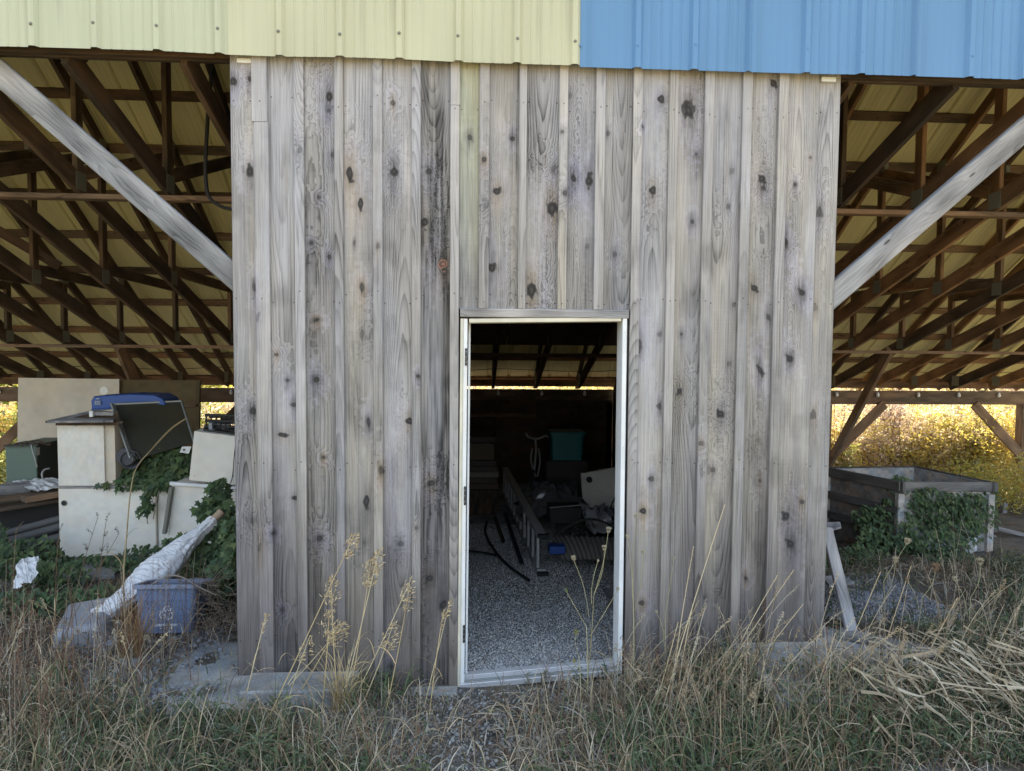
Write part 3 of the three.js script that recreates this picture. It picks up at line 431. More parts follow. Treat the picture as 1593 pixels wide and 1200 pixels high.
// ---------------------------------------------------------------- things stored in the left bay
const obj = (name, label, cat, geo, mat, group) => { geo.computeBoundingBox(); const b = geo.boundingBox, p = V((b.min.x + b.max.x) / 2, b.min.y, (b.min.z + b.max.z) / 2); const t = thing(name, label, cat, p, group); t.userData.base = undefined; delete t.userData.base; return t; };
const single = (name, label, cat, geo, mat, group) => { const m = mesh(name, geo, mat); return tag(m, label, cat, group); };
const quad = (pts, z) => pts.map(([a, b, zz]) => at(a, b, zz ?? z));
{ // standing sheets behind the pile
  single('beige_board', 'tall beige painted board standing upright behind the white cabinets', 'board', slab(quad([[28, 588], [185, 590], [185, 735], [26, 735]], -4.5), 0.018, V(0, 0, -1)), M.beige);
  const d = thing('brown_panel', 'dark brown plywood panel standing upright behind the tilted glass frame', 'panel', at(250, 735, -4.55));
  part('sheet', slab(quad([[186, 591], [312, 592], [310, 735], [186, 735]], -4.56), 0.015, V(0, 0, -1)), M.ply, d);
  part('batten', bar(at(284, 632, -4.54), at(312, 631, -4.54), 0.03, 0.03, V(0, 1, 0)), M.pale, d); part('frame_strip', bar(at(306, 735, -4.54), at(308, 594, -4.54), 0.05, 0.03, V(1, 0, 0)), M.ply, d);
  const g = new THREE.CircleGeometry(0.055, 14); g.scale(0.8, 1, 1); const p = at(161, 608, -4.49); g.translate(p.x, p.y, -4.496); 
  single('paper_label', 'small round white sticker on the tall beige board', 'sticker', (() => { const c = new THREE.CylinderGeometry(0.05, 0.05, 0.003, 14); c.rotateX(Math.PI / 2); c.translate(p.x, p.y, -4.496); return c; })(), M.ceramic);
}
{ // green metal cabinet with papers and a bent hose
  const t = thing('green_cabinet', 'dull green metal cabinet with two paper notes at the left edge of the pile', 'cabinet', at(46, 752, -3.3));
  part('body', boxAt(7, 693, 58, 760, -3.2, 0.62, 0.012), std({ color: C(0.115, 0.17, 0.14), roughness: 0.55 }), t);
  const side = slab([at(58, 692, -3.19), at(92, 689, -3.6), at(92, 752, -3.6), at(58, 755, -3.19)], 0.3, V(0, 0, -1)); part('side_panel', side, std({ color: C(0.03, 0.045, 0.04), roughness: 0.6 }), t);
  part('lid', slab([at(5, 693, -3.15), at(59, 691, -3.15), at(92, 686, -3.8), at(40, 686, -3.8)], 0.015, V(0, -1, 0)), std({ color: C(0.03, 0.032, 0.03), roughness: 0.6 }), t);
  const paper = std({ color: C(0.5, 0.5, 0.47), roughness: 0.9 }); const pl4 = (a, z) => slab(a.map(([x, y]) => { const q = (x - 58) / 34; return at(x, y, lerp(-3.19, -3.6, q) + 0.006); }), 0.002, V(0, 0, -1));
  part('paper_note', pl4([[64, 695], [77, 694], [77, 714], [64, 715]]), paper, t); part('paper_note', pl4([[55.5, 697], [61.5, 696], [61.5, 708], [56, 709]]), paper, t);
  part('rod', tube([at(48, 692, -3.15), at(53, 710, -3.13), at(57.5, 727, -3.13)], 0.008, 8), M.galv, t);
  part('hose', tube([at(77, 729, -3.1), at(69, 731, -3.08), at(65, 738, -3.06), at(68, 747, -3.06), at(73, 751, -3.08)], 0.009, 24), M.galv, t);
  const g = rng(501), pts = []; for (let i = 0; i < 9; i++) pts.push(at(24 + i * 7, 688 + g() * 4 - (i > 2 && i < 7 ? 4 : 0), -3.3)); single('dry_twig', 'tangle of dark dry twigs lying on the green metal cabinet', 'twigs', mergeGeometries([tube(pts, 0.006, 40, 5), tube(pts.map((p) => p.clone().add(V(0.05, 0.012 * Math.sin(p.x * 40), 0.1))), 0.008, 40, 5)]), M.dark);
}
function crumple(name, label, cat, corners, nx, nz, amp, seed, mat, sag = 0) { // loose sheet over four corners
  const pos = [], idx = [], uv = [], N = rng(seed)() * 99; const L = (s) => { const out = []; for (let j = 0; j <= nz; j++) for (let i = 0; i <= nx; i++) { const u = i / nx, v = j / nz, a = corners[0].clone().lerp(corners[1], u), b = corners[3].clone().lerp(corners[2], u), p = a.lerp(b, v); const n = fbm(u * 7 + N, v * 7 + N, seed) - 0.5, n2 = Math.abs(noise(u * 14 + N, v * 9, seed + 3) - 0.5), e = Math.sin(u * Math.PI) * Math.sin(v * Math.PI); p.y += n * amp * 2 + n2 * amp - sag * e + s; p.x += (noise(u * 6, v * 6 + N, seed + 7) - 0.5) * amp * 1.6; p.z += (noise(u * 6 + N, v * 6, seed + 8) - 0.5) * amp * 1.6; out.push(p); } return out; };
  for (const p of L(0)) pos.push(p.x, p.y, p.z); for (let j = 0; j <= nz; j++) for (let i = 0; i <= nx; i++) uv.push(i / nx, j / nz);
  for (let j = 0; j < nz; j++) for (let i = 0; i < nx; i++) { const k = j * (nx + 1) + i; idx.push(k, k + 1, k + nx + 2, k, k + nx + 2, k + nx + 1); }
  const g = new THREE.BufferGeometry(); g.setAttribute('position', new THREE.Float32BufferAttribute(pos, 3)); g.setAttribute('uv', new THREE.Float32BufferAttribute(uv, 2)); g.setIndex(idx); g.computeVertexNormals(); return single(name, label, cat, g, mat);
}
const cloth = std({ color: C(0.72, 0.73, 0.75), roughness: 0.7 });
crumple('white_sheet', 'crumpled white plastic sheet lying on the planks beside the green cabinet', 'plastic sheet', [at(16, 750, -3.1), at(92, 744, -3.2), at(92, 762, -2.75), at(46, 765, -2.72)], 26, 16, 0.03, 61, cloth);
{ // lumber pile
  const L = (name, label, a, b, za, zb, h, t, m) => { const A = at(...a, za), B = at(...b, zb); single(name, label, 'plank', bar(A, B, h, t, V(0, 1, 0), 0.006), m); };
  L('thick_plank', 'thick grey plank with a square end on top of the lumber pile', [-60, 768], [47, 757], -2.72, -3.0, 0.085, 0.2, M.grey);
  L('plank', 'yellowish plank just below the thick grey plank', [-60, 781], [94, 764], -2.66, -3.05, 0.05, 0.22, M.pale);
  L('plank', 'brown plank with a chipped end under the white plastic sheet', [36, 777], [100, 766], -2.6, -2.85, 0.055, 0.16, M.pale);
  L('plank', 'long dark plank at the bottom edge of the upper lumber stack', [-60, 800], [100, 775], -2.65, -3.0, 0.035, 0.25, M.brown);
  single('black_board_stack', 'single black slab standing in for the stacked dark boards under the lumber pile', 'stack', slab([at(-60, 802, -2.85), at(96, 780, -3.05), at(96, 835, -3.05), at(-60, 850, -2.85)], 0.6, V(0, 0, -1)), M.black);  // one black slab stands in for the separate stacked boards
  const gp = 'grey pipes lying below the lumber pile';
  for (const [i, y0, y1, r] of [[0, 838, 806, 0.034], [1, 851, 818, 0.038], [2, 866, 834, 0.036]]) { const A = at(-50, y0 + 8, -2.35 + i * 0.05), B = at(110, y1 - 3, -2.75 + i * 0.05); single('grey_pipe', ['uppermost of the three grey pipes below the lumber pile', 'middle one of the three grey pipes below the lumber pile', 'lowest of the three grey pipes, half hidden by green leaves'][i], 'pipe', tube([A, A.clone().lerp(B, 0.5), B], r, 12, 12), std({ color: C(0.11, 0.11, 0.11), roughness: 0.7 }), gp); }
}
{ // cabinets
  const c1 = thing('white_cabinet', 'long low white cabinet with a small dark hole, lying at the bottom of the pile', 'cabinet', at(176, 865, -2.5));
  part('body', boxAt(90, 758, 243, 866, -2.5, 0.6, 0.006), M.white, c1); part('side_strip', boxAt(244.5, 759, 263, 864, -2.53, 0.5, 0.004), M.white, c1); part('top_edge', boxAt(89, 756, 245, 760, -2.49, 0.6, 0.003), M.grey, c1);
  const hg = new THREE.CylinderGeometry(0.022, 0.022, 0.012, 16); hg.rotateX(Math.PI / 2); const hp = at(99.5, 783, -2.497); hg.translate(hp.x, hp.y, hp.z); part('hole', hg, M.black, c1); const hr = new THREE.TorusGeometry(0.023, 0.004, 6, 18); hr.translate(hp.x, hp.y, hp.z + 0.003); part('hole_rim', hr, M.plate, c1);
  for (const [x, y] of [[193, 763], [206, 762]]) { const s = new THREE.CylinderGeometry(0.008, 0.008, 0.008, 8); s.rotateX(Math.PI / 2); const p = at(x, y, -2.497); s.translate(p.x, p.y, p.z); part('screw', s, M.plate, c1); }
  const c2 = thing('white_cabinet', 'upright white cabinet standing on the left end of the low white cabinet', 'cabinet', at(130, 757, -2.5));
  part('front_panel', boxAt(88, 654, 163, 756, -2.47, 0.02, 0.004), M.white, c2); part('side_panel', boxAt(164, 662, 182, 727, -2.6, 0.3, 0.004), M.cream, c2); part('carcass', boxAt(90, 658, 180, 755, -2.492, 0.4, 0.004), M.beige, c2);
  const r = rng(66); for (let k = 0; k < 9; k++) { const p = at(lerp(104, 152, r()), lerp(656, 668, r() * r()), -2.468), s = new THREE.CylinderGeometry(0.003 + r() * 0.004, 0.004, 0.006, 6); s.rotateX(Math.PI / 2); s.scale(1, 1 + r() * 2, 1); s.translate(p.x, p.y - (0) , p.z); const q = s.boundingBox; part('nail_hole', (() => { const c = new THREE.CylinderGeometry(0.004, 0.004, 0.006, 6); c.rotateX(Math.PI / 2); c.translate(p.x, p.y, p.z); return c; })(), M.plate, c2); }
  single('grey_board', 'thin grey weathered board lying slanted on the upright white cabinet', 'board', slab([at(70, 655, -2.35), at(150, 637, -2.75), at(185, 642, -2.75), at(176, 654, -2.35)], 0.02, V(0, -1, 0)), M.grey);
  single('dark_board', 'dark board under the blue plastic lid on the upright white cabinet', 'board', slab([at(86, 657, -2.45), at(140, 643, -2.55), at(184, 643, -2.5), at(184, 657, -2.4)], 0.03, V(0, -1, 0)), M.dark);
  const f = thing('white_bracket', 'small white bracket between the grey board and the blue plastic lid', 'bracket', at(141, 650, -2.45)); part('bar', boxAt(138, 640, 144, 649, -2.42, 0.03, 0.003), M.frame, f); part('strip', boxAt(144, 641, 176, 647, -2.45, 0.06, 0.004), M.grey, f);
  // blue plastic lid with a logo, lying flat on the pile
  const b = thing('blue_plastic_lid', 'bright blue plastic lid with a small pale emblem lying on the pile', 'plastic lid', at(195, 640, -2.7));
  { const s = new THREE.Shape(); const P = [[143, 636], [142, 624], [146, 618], [200, 614.5], [240, 616], [252, 622], [256, 629], [240, 632], [200, 634], [160, 637]].map(([x, y]) => at(x, y, -2.86)); s.moveTo(P[0].x, P[0].y); P.slice(1).forEach((p) => s.lineTo(p.x, p.y)); const g = new THREE.ExtrudeGeometry(s, { depth: 0.3, bevelEnabled: true, bevelSize: 0.008, bevelThickness: 0.02, bevelSegments: 3 }); g.translate(0, 0, -3.18); part('shell', g, std({ color: C(0.015, 0.075, 0.3), roughness: 0.42 }), b);
    part('rim', bar(at(143, 637, -2.84), at(184, 634.5, -2.84), 0.014, 0.03), std({ color: C(0.016, 0.08, 0.32), roughness: 0.42 }), b);
    const em = std({ color: C(0.35, 0.37, 0.4), roughness: 0.6 }); part('emblem', boxAt(147, 624, 156, 630, -2.845, 0.006, 0.001), em, b); part('emblem', boxAt(149, 619.8, 154, 621.6, -2.845, 0.006, 0.001), em, b); for (const x of [149.2, 151.6, 154]) part('emblem_mark', boxAt(x - 0.6, 625.2, x + 0.6, 629, -2.841, 0.005, 0.0005), M.blue, b); }
  // tilted glass frame
  const g = thing('glass_frame', 'tilted dark glass pane in a silver metal frame leaning on the pile', 'glass frame', at(240, 715, -2.6));
  const q = [at(178, 629, -2.75), at(283, 624, -2.95), at(303, 688, -2.6), at(209, 716, -2.42)]; part('pane', slab(q, 0.012, V(0, 0, -1)), new THREE.MeshPhysicalMaterial({ color: C(0.045, 0.045, 0.036), roughness: 0.18, clearcoat: 0.6, clearcoatRoughness: 0.15, side: THREE.DoubleSide }), g);
  for (const [i, j, w] of [[0, 3, 0.03], [0, 1, 0.022], [1, 2, 0.024]]) { const A = q[i].clone(), B = q[j].clone(); A.z += 0.014; B.z += 0.014; part('frame_bar', bar(A, B, w, 0.02, V(0, 0, 1), 0.005), M.galv, g); } { const A = at(173, 628, -2.7), B = at(203, 714, -2.37); part('frame_bar', bar(A, B, 0.022, 0.02, V(0, 0, 1), 0.005), M.galv, g); }
  // grey bucket on its side
  const k = thing('grey_bucket', 'grey round bucket lying on its side below the glass frame', 'bucket', at(192, 727, -2.6)); { const p = at(191, 712, -2.38); const L = new THREE.LatheGeometry([[0.0, 0.0], [0.078, 0.0], [0.083, 0.006], [0.095, 0.2], [0.102, 0.205], [0.102, 0.225], [0.094, 0.225], [0.09, 0.2], [0.074, 0.012], [0, 0.012]].map(([a, c]) => new THREE.Vector2(a, c)), 28); L.scale(0.85, 0.85, 0.85); L.rotateX(Math.PI / 2 + 0.15); L.rotateY(0.25); L.translate(p.x, p.y, p.z - 0.22); part('pail', L, std({ color: C(0.11, 0.11, 0.125), roughness: 0.5 }), k); const D = new THREE.CylinderGeometry(0.08, 0.08, 0.012, 26); D.rotateX(Math.PI / 2 + 0.15); D.rotateY(0.25); D.translate(p.x, p.y, p.z - 0.05); part('lid', D, std({ color: C(0.1, 0.1, 0.12), roughness: 0.5 }), k); }
  // right hand cabinets
  const c3 = thing('white_cabinet', 'tilted white cabinet carrying the black crate, next to the wooden wall', 'cabinet', at(335, 752, -2.2)); part('body', slab([at(302, 671, -2.2), at(388, 682, -2.2), at(388, 757, -2.2), at(294, 747, -2.2)], 0.45, V(0.05, 0.05, -1)), M.white, c3); part('cable', tube([at(367, 684, -2.19), at(364, 712, -2.18), at(360, 748, -2.18), at(352, 762, -2.12), at(346, 776, -2.1)], 0.004, 20, 5), M.black, c3);
  const c4 = thing('white_cabinet', 'white cabinet under the tilted one, half covered by vines', 'cabinet', at(320, 850, -2.2)); part('body', slab([at(267, 753, -2.25), at(392, 762, -2.25), at(392, 850, -2.25), at(262, 850, -2.25)], 0.5, V(0, 0, -1)), M.white, c4); part('top_edge', bar(at(265, 752, -2.24), at(392, 761, -2.24), 0.03, 0.04), M.frame, c4); part('edge_strip', bar(at(256, 830, -2.22), at(267, 758, -2.22), 0.05, 0.03, V(0, 0, 1)), M.plate, c4);
  const cr = thing('black_crate', 'black open plastic crate on top of the tilted white cabinet', 'crate', at(345, 680, -2.4));
  for (let row = 0; row < 4; row++) part('rail', bar(at(319, 646 + row * 8.6, -2.35), at(392, 647 + row * 9.4, -2.35), row === 3 ? 0.06 : 0.024, 0.02), M.black, cr);
  for (let c = 0; c < 10; c++) part('slat', bar(at(321 + c * 7.6, 645, -2.355), at(320 + c * 7.6, 676, -2.355), 0.012, 0.012, V(1, 0, 0)), M.black, cr);
  for (let row = 0; row < 3; row++) part('back_rail', bar(at(325, 648 + row * 9, -2.65), at(392, 649 + row * 9, -2.65), 0.03, 0.02), M.black, cr);
  single('black_tray', 'flat black tray under the crate on the tilted white cabinet', 'tray', slab([at(316, 671, -2.25), at(390, 681, -2.25), at(390, 668, -2.6), at(318, 664, -2.6)], 0.02, V(0, 1, 0)), M.black);
  const gv = thing('grey_block', 'small grey block standing beside the black crate', 'block', at(327, 670, -2.3)); part('block', boxAt(324, 658, 330, 671, -2.28, 0.05, 0.004), std({ color: C(0.3, 0.32, 0.36) }), gv); part('base', boxAt(321, 669, 332, 672.5, -2.26, 0.08, 0.003), std({ color: C(0.3, 0.32, 0.36) }), gv);
  const pw = thing('white_switch_plate', 'small white plate with a dark hole among the vine leaves', 'plate', at(285, 700, -2.4)); part('plate', slab([at(283, 695, -2.42), at(297, 695, -2.42), at(293, 706, -2.36), at(279, 704, -2.36)], 0.008, V(0, 0, -1)), M.ceramic, pw); { const c = new THREE.CylinderGeometry(0.009, 0.009, 0.006, 10); c.rotateX(Math.PI / 2); const p = at(286, 700, -2.375); c.translate(p.x, p.y, p.z); part('hole', c, M.black, pw); }
}
{ // wrapped roll
  const t = thing('wrapped_roll', 'long roll wrapped in torn white plastic leaning towards the cabinets', 'wrapped roll', at(200, 960, -0.9));
  const path = new THREE.CatmullRomCurve3([at(150, 962, -0.78), at(185, 938, -0.85), at(222, 906, -0.98), at(262, 872, -1.12), at(300, 837, -1.25), at(333, 808, -1.36)]), n = 190, m = 64, r = rng(91);
  const rad = (u) => lerp(0.07, 0.055, u) + 0.06 * Math.exp(-Math.pow((u - 0.5) / 0.22, 2)) - 0.02 * sm(0.6, 1, u); const pos = [], idx = [], uv = [], fr = path.computeFrenetFrames(n);
  for (let i = 0; i <= n; i++) { const u = i / n, p = path.getPointAt(u); for (let j = 0; j <= m; j++) { const a = j / m * 2 * Math.PI; const ca = Math.cos(a) * 3 + 20, sa = Math.sin(a) * 3 + 20, w1 = Math.abs(noise(u * 34 + ca, sa + u * 13, 9) - 0.5), w2 = Math.abs(noise(u * 75 + ca * 2, sa * 2.4, 10) - 0.5), w3 = Math.abs(noise(u * 120 + sa * 4, ca * 4, 11) - 0.5); const s = 0.008 - w1 * 0.014 - w2 * 0.012 - w3 * 0.008 + (noise(u * 12 + ca, sa, 12) - 0.5) * 0.022; const R = (rad(u) + s) * (0.93); const P = p.clone().addScaledVector(fr.normals[i], Math.cos(a) * R).addScaledVector(fr.binormals[i], Math.sin(a) * R); P.y -= 0.02 * Math.exp(-Math.pow((u - 0.55) / 0.15, 2)); pos.push(P.x, P.y, P.z); uv.push(u * 6, j / m); } }
  for (let i = 0; i < n; i++) for (let j = 0; j < m; j++) { const k = i * (m + 1) + j; idx.push(k, k + 1, k + m + 2, k, k + m + 2, k + m + 1); }
  const g = new THREE.BufferGeometry(); g.setAttribute('position', new THREE.Float32BufferAttribute(pos, 3)); g.setAttribute('uv', new THREE.Float32BufferAttribute(uv, 2)); g.setIndex(idx); g.computeVertexNormals();
  part('plastic_wrap', g, new THREE.MeshPhysicalMaterial({ color: C(0.68, 0.69, 0.72), roughness: 0.36, clearcoat: 0.4, clearcoatRoughness: 0.25, side: THREE.DoubleSide }), t);
  const c = tube([at(318, 822, -1.31), at(333, 808, -1.36), at(344, 797, -1.4)], 0.03, 6, 14); part('core', c, std({ color: C(0.42, 0.31, 0.22), roughness: 0.9 }), t); const e = new THREE.CylinderGeometry(0.03, 0.03, 0.006, 16); const ep = at(344, 797, -1.4), dir = at(344, 797, -1.4).sub(at(333, 808, -1.36)).normalize(); e.applyQuaternion(new THREE.Quaternion().setFromUnitVectors(V(0, 1, 0), dir)); e.translate(ep.x, ep.y, ep.z); part('core_end', e, std({ color: C(0.35, 0.25, 0.17) }), t);
}
crumple('plastic_sheet', 'torn clear plastic spread on the ground at the foot of the wrapped roll', 'plastic sheet', [at(110, 962, -0.85), at(198, 928, -1.0), at(194, 948, -0.85), at(128, 966, -0.75)], 30, 22, 0.035, 64, new THREE.MeshPhysicalMaterial({ color: C(0.5, 0.54, 0.6), roughness: 0.3, clearcoat: 0.5, side: THREE.DoubleSide }));
function bin(w, d, h, taper, th, m, rimM, t, rim = 0.018) { // open tapered tub centred on the thing's base
  const rr = (a, b, c) => { const s = new THREE.Shape(); const x = a / 2, y = b / 2; s.moveTo(-x + c, -y); s.lineTo(x - c, -y); s.quadraticCurveTo(x, -y, x, -y + c); s.lineTo(x, y - c); s.quadraticCurveTo(x, y, x - c, y); s.lineTo(-x + c, y); s.quadraticCurveTo(-x, y, -x, y - c); s.lineTo(-x, -y + c); s.quadraticCurveTo(-x, -y, -x + c, -y); return s; };
  const wall = rr(w, d, 0.05); wall.holes.push(rr(w - th * 2, d - th * 2, 0.045)); const g = new THREE.ExtrudeGeometry(wall, { depth: h, bevelEnabled: false, steps: 2, curveSegments: 6 }); g.rotateX(-Math.PI / 2); const fl = new THREE.ExtrudeGeometry(rr(w - 0.01, d - 0.01, 0.045), { depth: 0.006, bevelEnabled: false, curveSegments: 6 }); fl.rotateX(-Math.PI / 2);
  const G = mergeGeometries([g, fl]); const p = G.attributes.position; for (let i = 0; i < p.count; i++) { const k = 1 - taper * (1 - p.getY(i) / h); p.setX(i, p.getX(i) * k); p.setZ(i, p.getZ(i) * k); } G.computeVertexNormals(); mesh('tub', G, m, t);
  const R = rr(w + rim * 2, d + rim * 2, 0.06); R.holes.push(rr(w - th * 2, d - th * 2, 0.045)); const rg = new THREE.ExtrudeGeometry(R, { depth: 0.022, bevelEnabled: true, bevelSize: 0.003, bevelThickness: 0.003, bevelSegments: 2, curveSegments: 6 }); rg.rotateX(-Math.PI / 2); rg.translate(0, h - 0.02, 0); mesh('rim', rg, rimM, t);
  const B = rr(w * (1 - taper * 0.32) + 0.012, d * (1 - taper * 0.32) + 0.012, 0.05); B.holes.push(rr(w - th * 4 - 0.06, d - th * 4 - 0.06, 0.04)); const bg = new THREE.ExtrudeGeometry(B, { depth: 0.007, bevelEnabled: false, curveSegments: 6 }); bg.rotateX(-Math.PI / 2); bg.translate(0, h * 0.68, 0); mesh('band', bg, m, t);
}
{ // blue recycling box
  const p = onY(266, 980, 0.03), t = thing('recycling_box', 'blue grey plastic recycling box with a white recycling symbol, under the wrapped roll', 'recycling box', p); t.rotation.set(-0.2, 0.03, 0);
  const bl = std({ color: C(0.13, 0.18, 0.3), roughness: 0.5 }); bin(0.405, 0.27, 0.31, 0.13, 0.006, bl, std({ color: C(0.2, 0.235, 0.33), roughness: 0.45 }), t);
  const cv = document.createElement('canvas'); cv.width = 256; cv.height = 256; const x = cv.getContext('2d'); x.fillStyle = '#000'; x.fillRect(0, 0, 256, 256); x.strokeStyle = '#fff'; x.lineWidth = 9; x.lineJoin = 'round';
  for (let k = 0; k < 3; k++) { x.save(); x.translate(128, 92); x.rotate(k * 2 * Math.PI / 3); x.beginPath(); x.moveTo(-34, -34); x.lineTo(-14, -66); x.lineTo(22, -66); x.lineTo(40, -36); x.moveTo(-34, -34); x.lineTo(-10, -20); x.lineTo(8, -46); x.moveTo(50, -52); x.lineTo(42, -26); x.lineTo(16, -30); x.stroke(); x.restore(); }
  x.fillStyle = '#fff'; const r = rng(5); for (let i = 8; i < 246; i += 15) { const h = 26; if (r() < 0.35) x.fillRect(i, 196, 12, h); else { x.fillRect(i, 196, 5, h); x.fillRect(i + 7, 196 + r() * 8, 4, h - 8); x.fillRect(i, 196 + r() * 16, 11, 5); } } x.fillRect(70, 236, 26, 8); x.fillRect(110, 236, 16, 8);
  const tx = new THREE.CanvasTexture(cv); tx.needsUpdate = true; const pg = new THREE.PlaneGeometry(0.165, 0.165); const pm = mesh('recycling_symbol', pg, std({ color: C(0.62, 0.65, 0.72), alphaMap: tx, transparent: true, alphaTest: 0.35, roughness: 0.6 }), t); const k = 1 - 0.13 * (1 - 0.105 / 0.31); pm.position.set(0.012, 0.105, 0.27 / 2 * k + 0.004); pm.rotation.x = Math.atan(0.13 * 0.135 / 0.31);
}
{ // grey tub lying in the grass
  const p = onY(128, 1003, 0.0), t = thing('grey_tub', 'low grey plastic tub lying upside down in the grass at the left', 'tub', p); t.rotation.set(0.1, 0.35, 0.03); t.scale.setScalar(0.84); const m = std({ color: C(0.3, 0.31, 0.345), roughness: 0.3 });
  const g = new RoundedBoxGeometry(0.4, 0.19, 0.36, 5, 0.07); const q = g.attributes.position; for (let i = 0; i < q.count; i++) { const k = 1 - 0.14 * (q.getY(i) + 0.095) / 0.19; q.setX(i, q.getX(i) * k); q.setZ(i, q.getZ(i) * k); } g.translate(0, 0.075, -0.1); g.computeVertexNormals(); mesh('shell', g, m, t); const l = new RoundedBoxGeometry(0.47, 0.03, 0.43, 4, 0.014); l.translate(0, 0.0, -0.1); mesh('lip', l, m, t);
  const s = new RoundedBoxGeometry(0.38, 0.1, 0.26, 4, 0.04); s.translate(0.02, 0.1, -0.37); mesh('rear_step', s, m, t);
}
crumple('white_rag', 'crumpled white rag among green leaves at the left edge', 'rag', [at(30, 870, -1.5), at(60, 868, -1.5), at(52, 906, -1.25), at(20, 916, -1.22)], 16, 20, 0.022, 67, cloth);
pad('flat_stone', 'x', pl([[100, 896], [112, 880], [170, 876], [183, 884], [176, 897], [130, 901]], 0.03), 0.05, 0.05).userData = { label: 'flat grey stone slab on the ground in front of the low white cabinet', category: 'stone slab' };
{ const r = rng(77); [[62, 1088, 0.07], [205, 1045, 0.06], [225, 1072, 0.045], [170, 1018, 0.05], [265, 1180, 0.035], [172, 1135, 0.04]].forEach(([x, y, s], i) => { const p = onY(x, y, 0.0), g = new THREE.IcosahedronGeometry(s, 2), q = g.attributes.position; for (let k = 0; k < q.count; k++) { const a = V(q.getX(k), q.getY(k), q.getZ(k)), f = 0.75 + 0.6 * noise(a.x / s * 1.3 + 9 + i, a.y / s * 1.3 + 9, 20 + i) ; q.setXYZ(k, a.x * f * 1.5, a.y * f * 0.6, a.z * f); } g.computeVertexNormals(); g.rotateY(r() * 3); g.translate(p.x, gh(p.x, p.z) + 0.015, p.z); single('stone', ['pale angular stone half sunk in the grass at lower left', 'brownish flat stone in front of the grey tub', 'small grey stone left of the concrete slab', 'stone just right of the grey tub', 'small bluish stone at the bottom edge left of centre', 'small grey stone below the blue box in the grass'][i], 'stone', g, M.concrete); }); }

// ---------------------------------------------------------------- the right bay
{ // wooden bin, measured along its rim
  const H = 0.76, P = [[1401, 751], [1541, 752], [1423, 727.5], [1290, 729]].map(([a, b]) => onY(a, b, H)), t = thing('wooden_bin', 'large square open wooden bin with a pale rim, overgrown by vines', 'wooden bin', V((P[0].x + P[2].x) / 2, 0, (P[0].z + P[2].z) / 2));
  const low = P.map((p) => V(p.x, 0.02, p.z)), inn = (i) => P[i].clone().lerp(P[(i + 2) % 4], 0.035);
  const wall = (i, j, m, n) => { part(n, slab([P[i], P[j], low[j], low[i]], 0.03, P[(i + 2) % 4].clone().sub(P[i]).setY(0)), m, t); };
  wall(0, 1, M.chip, 'front_wall'); wall(3, 0, std({ map: M.chip.map, color: C(0.45, 0.42, 0.4) }), 'side_wall'); wall(1, 2, M.chip, 'side_wall'); wall(2, 3, M.chip, 'back_wall');
  for (const [i, j, m] of [[0, 1, M.dimgrey], [1, 2, M.oldgrey], [2, 3, M.oldgrey], [3, 0, M.oldgrey]]) { const A = P[i].clone(), B = P[j].clone(), e = B.clone().sub(A).normalize(); A.addScaledVector(e, -0.03); B.addScaledVector(e, 0.05); A.y += 0.008; B.y += 0.008; const c = P[(i + 2) % 4].clone().add(P[(j + 2) % 4]).multiplyScalar(0.5).sub(A.clone().add(B).multiplyScalar(0.5)).setY(0).normalize(); A.addScaledVector(c, -0.012); B.addScaledVector(c, -0.012); A.y -= 0.04; B.y -= 0.04; part('rim_board', bar(A, B, 0.085 + (i & 1) * 0.006, 0.03, V(0, 1, 0)), m, t); }
  for (const y of [0.5, 0.3]) { const A = P[3].clone().setY(y), B = P[0].clone().setY(y), o = V(-0.02, 0, 0.012); part('side_rail', bar(A.add(o), B.add(o), 0.07, 0.035), M.oldgrey, t); }
  for (const k of [0, 1]) part('corner_post', bar(low[k].clone().setY(0.02), P[k].clone().setY(H - 0.1), 0.06, 0.06, V(0, 0, 1)), M.chip, t);
}
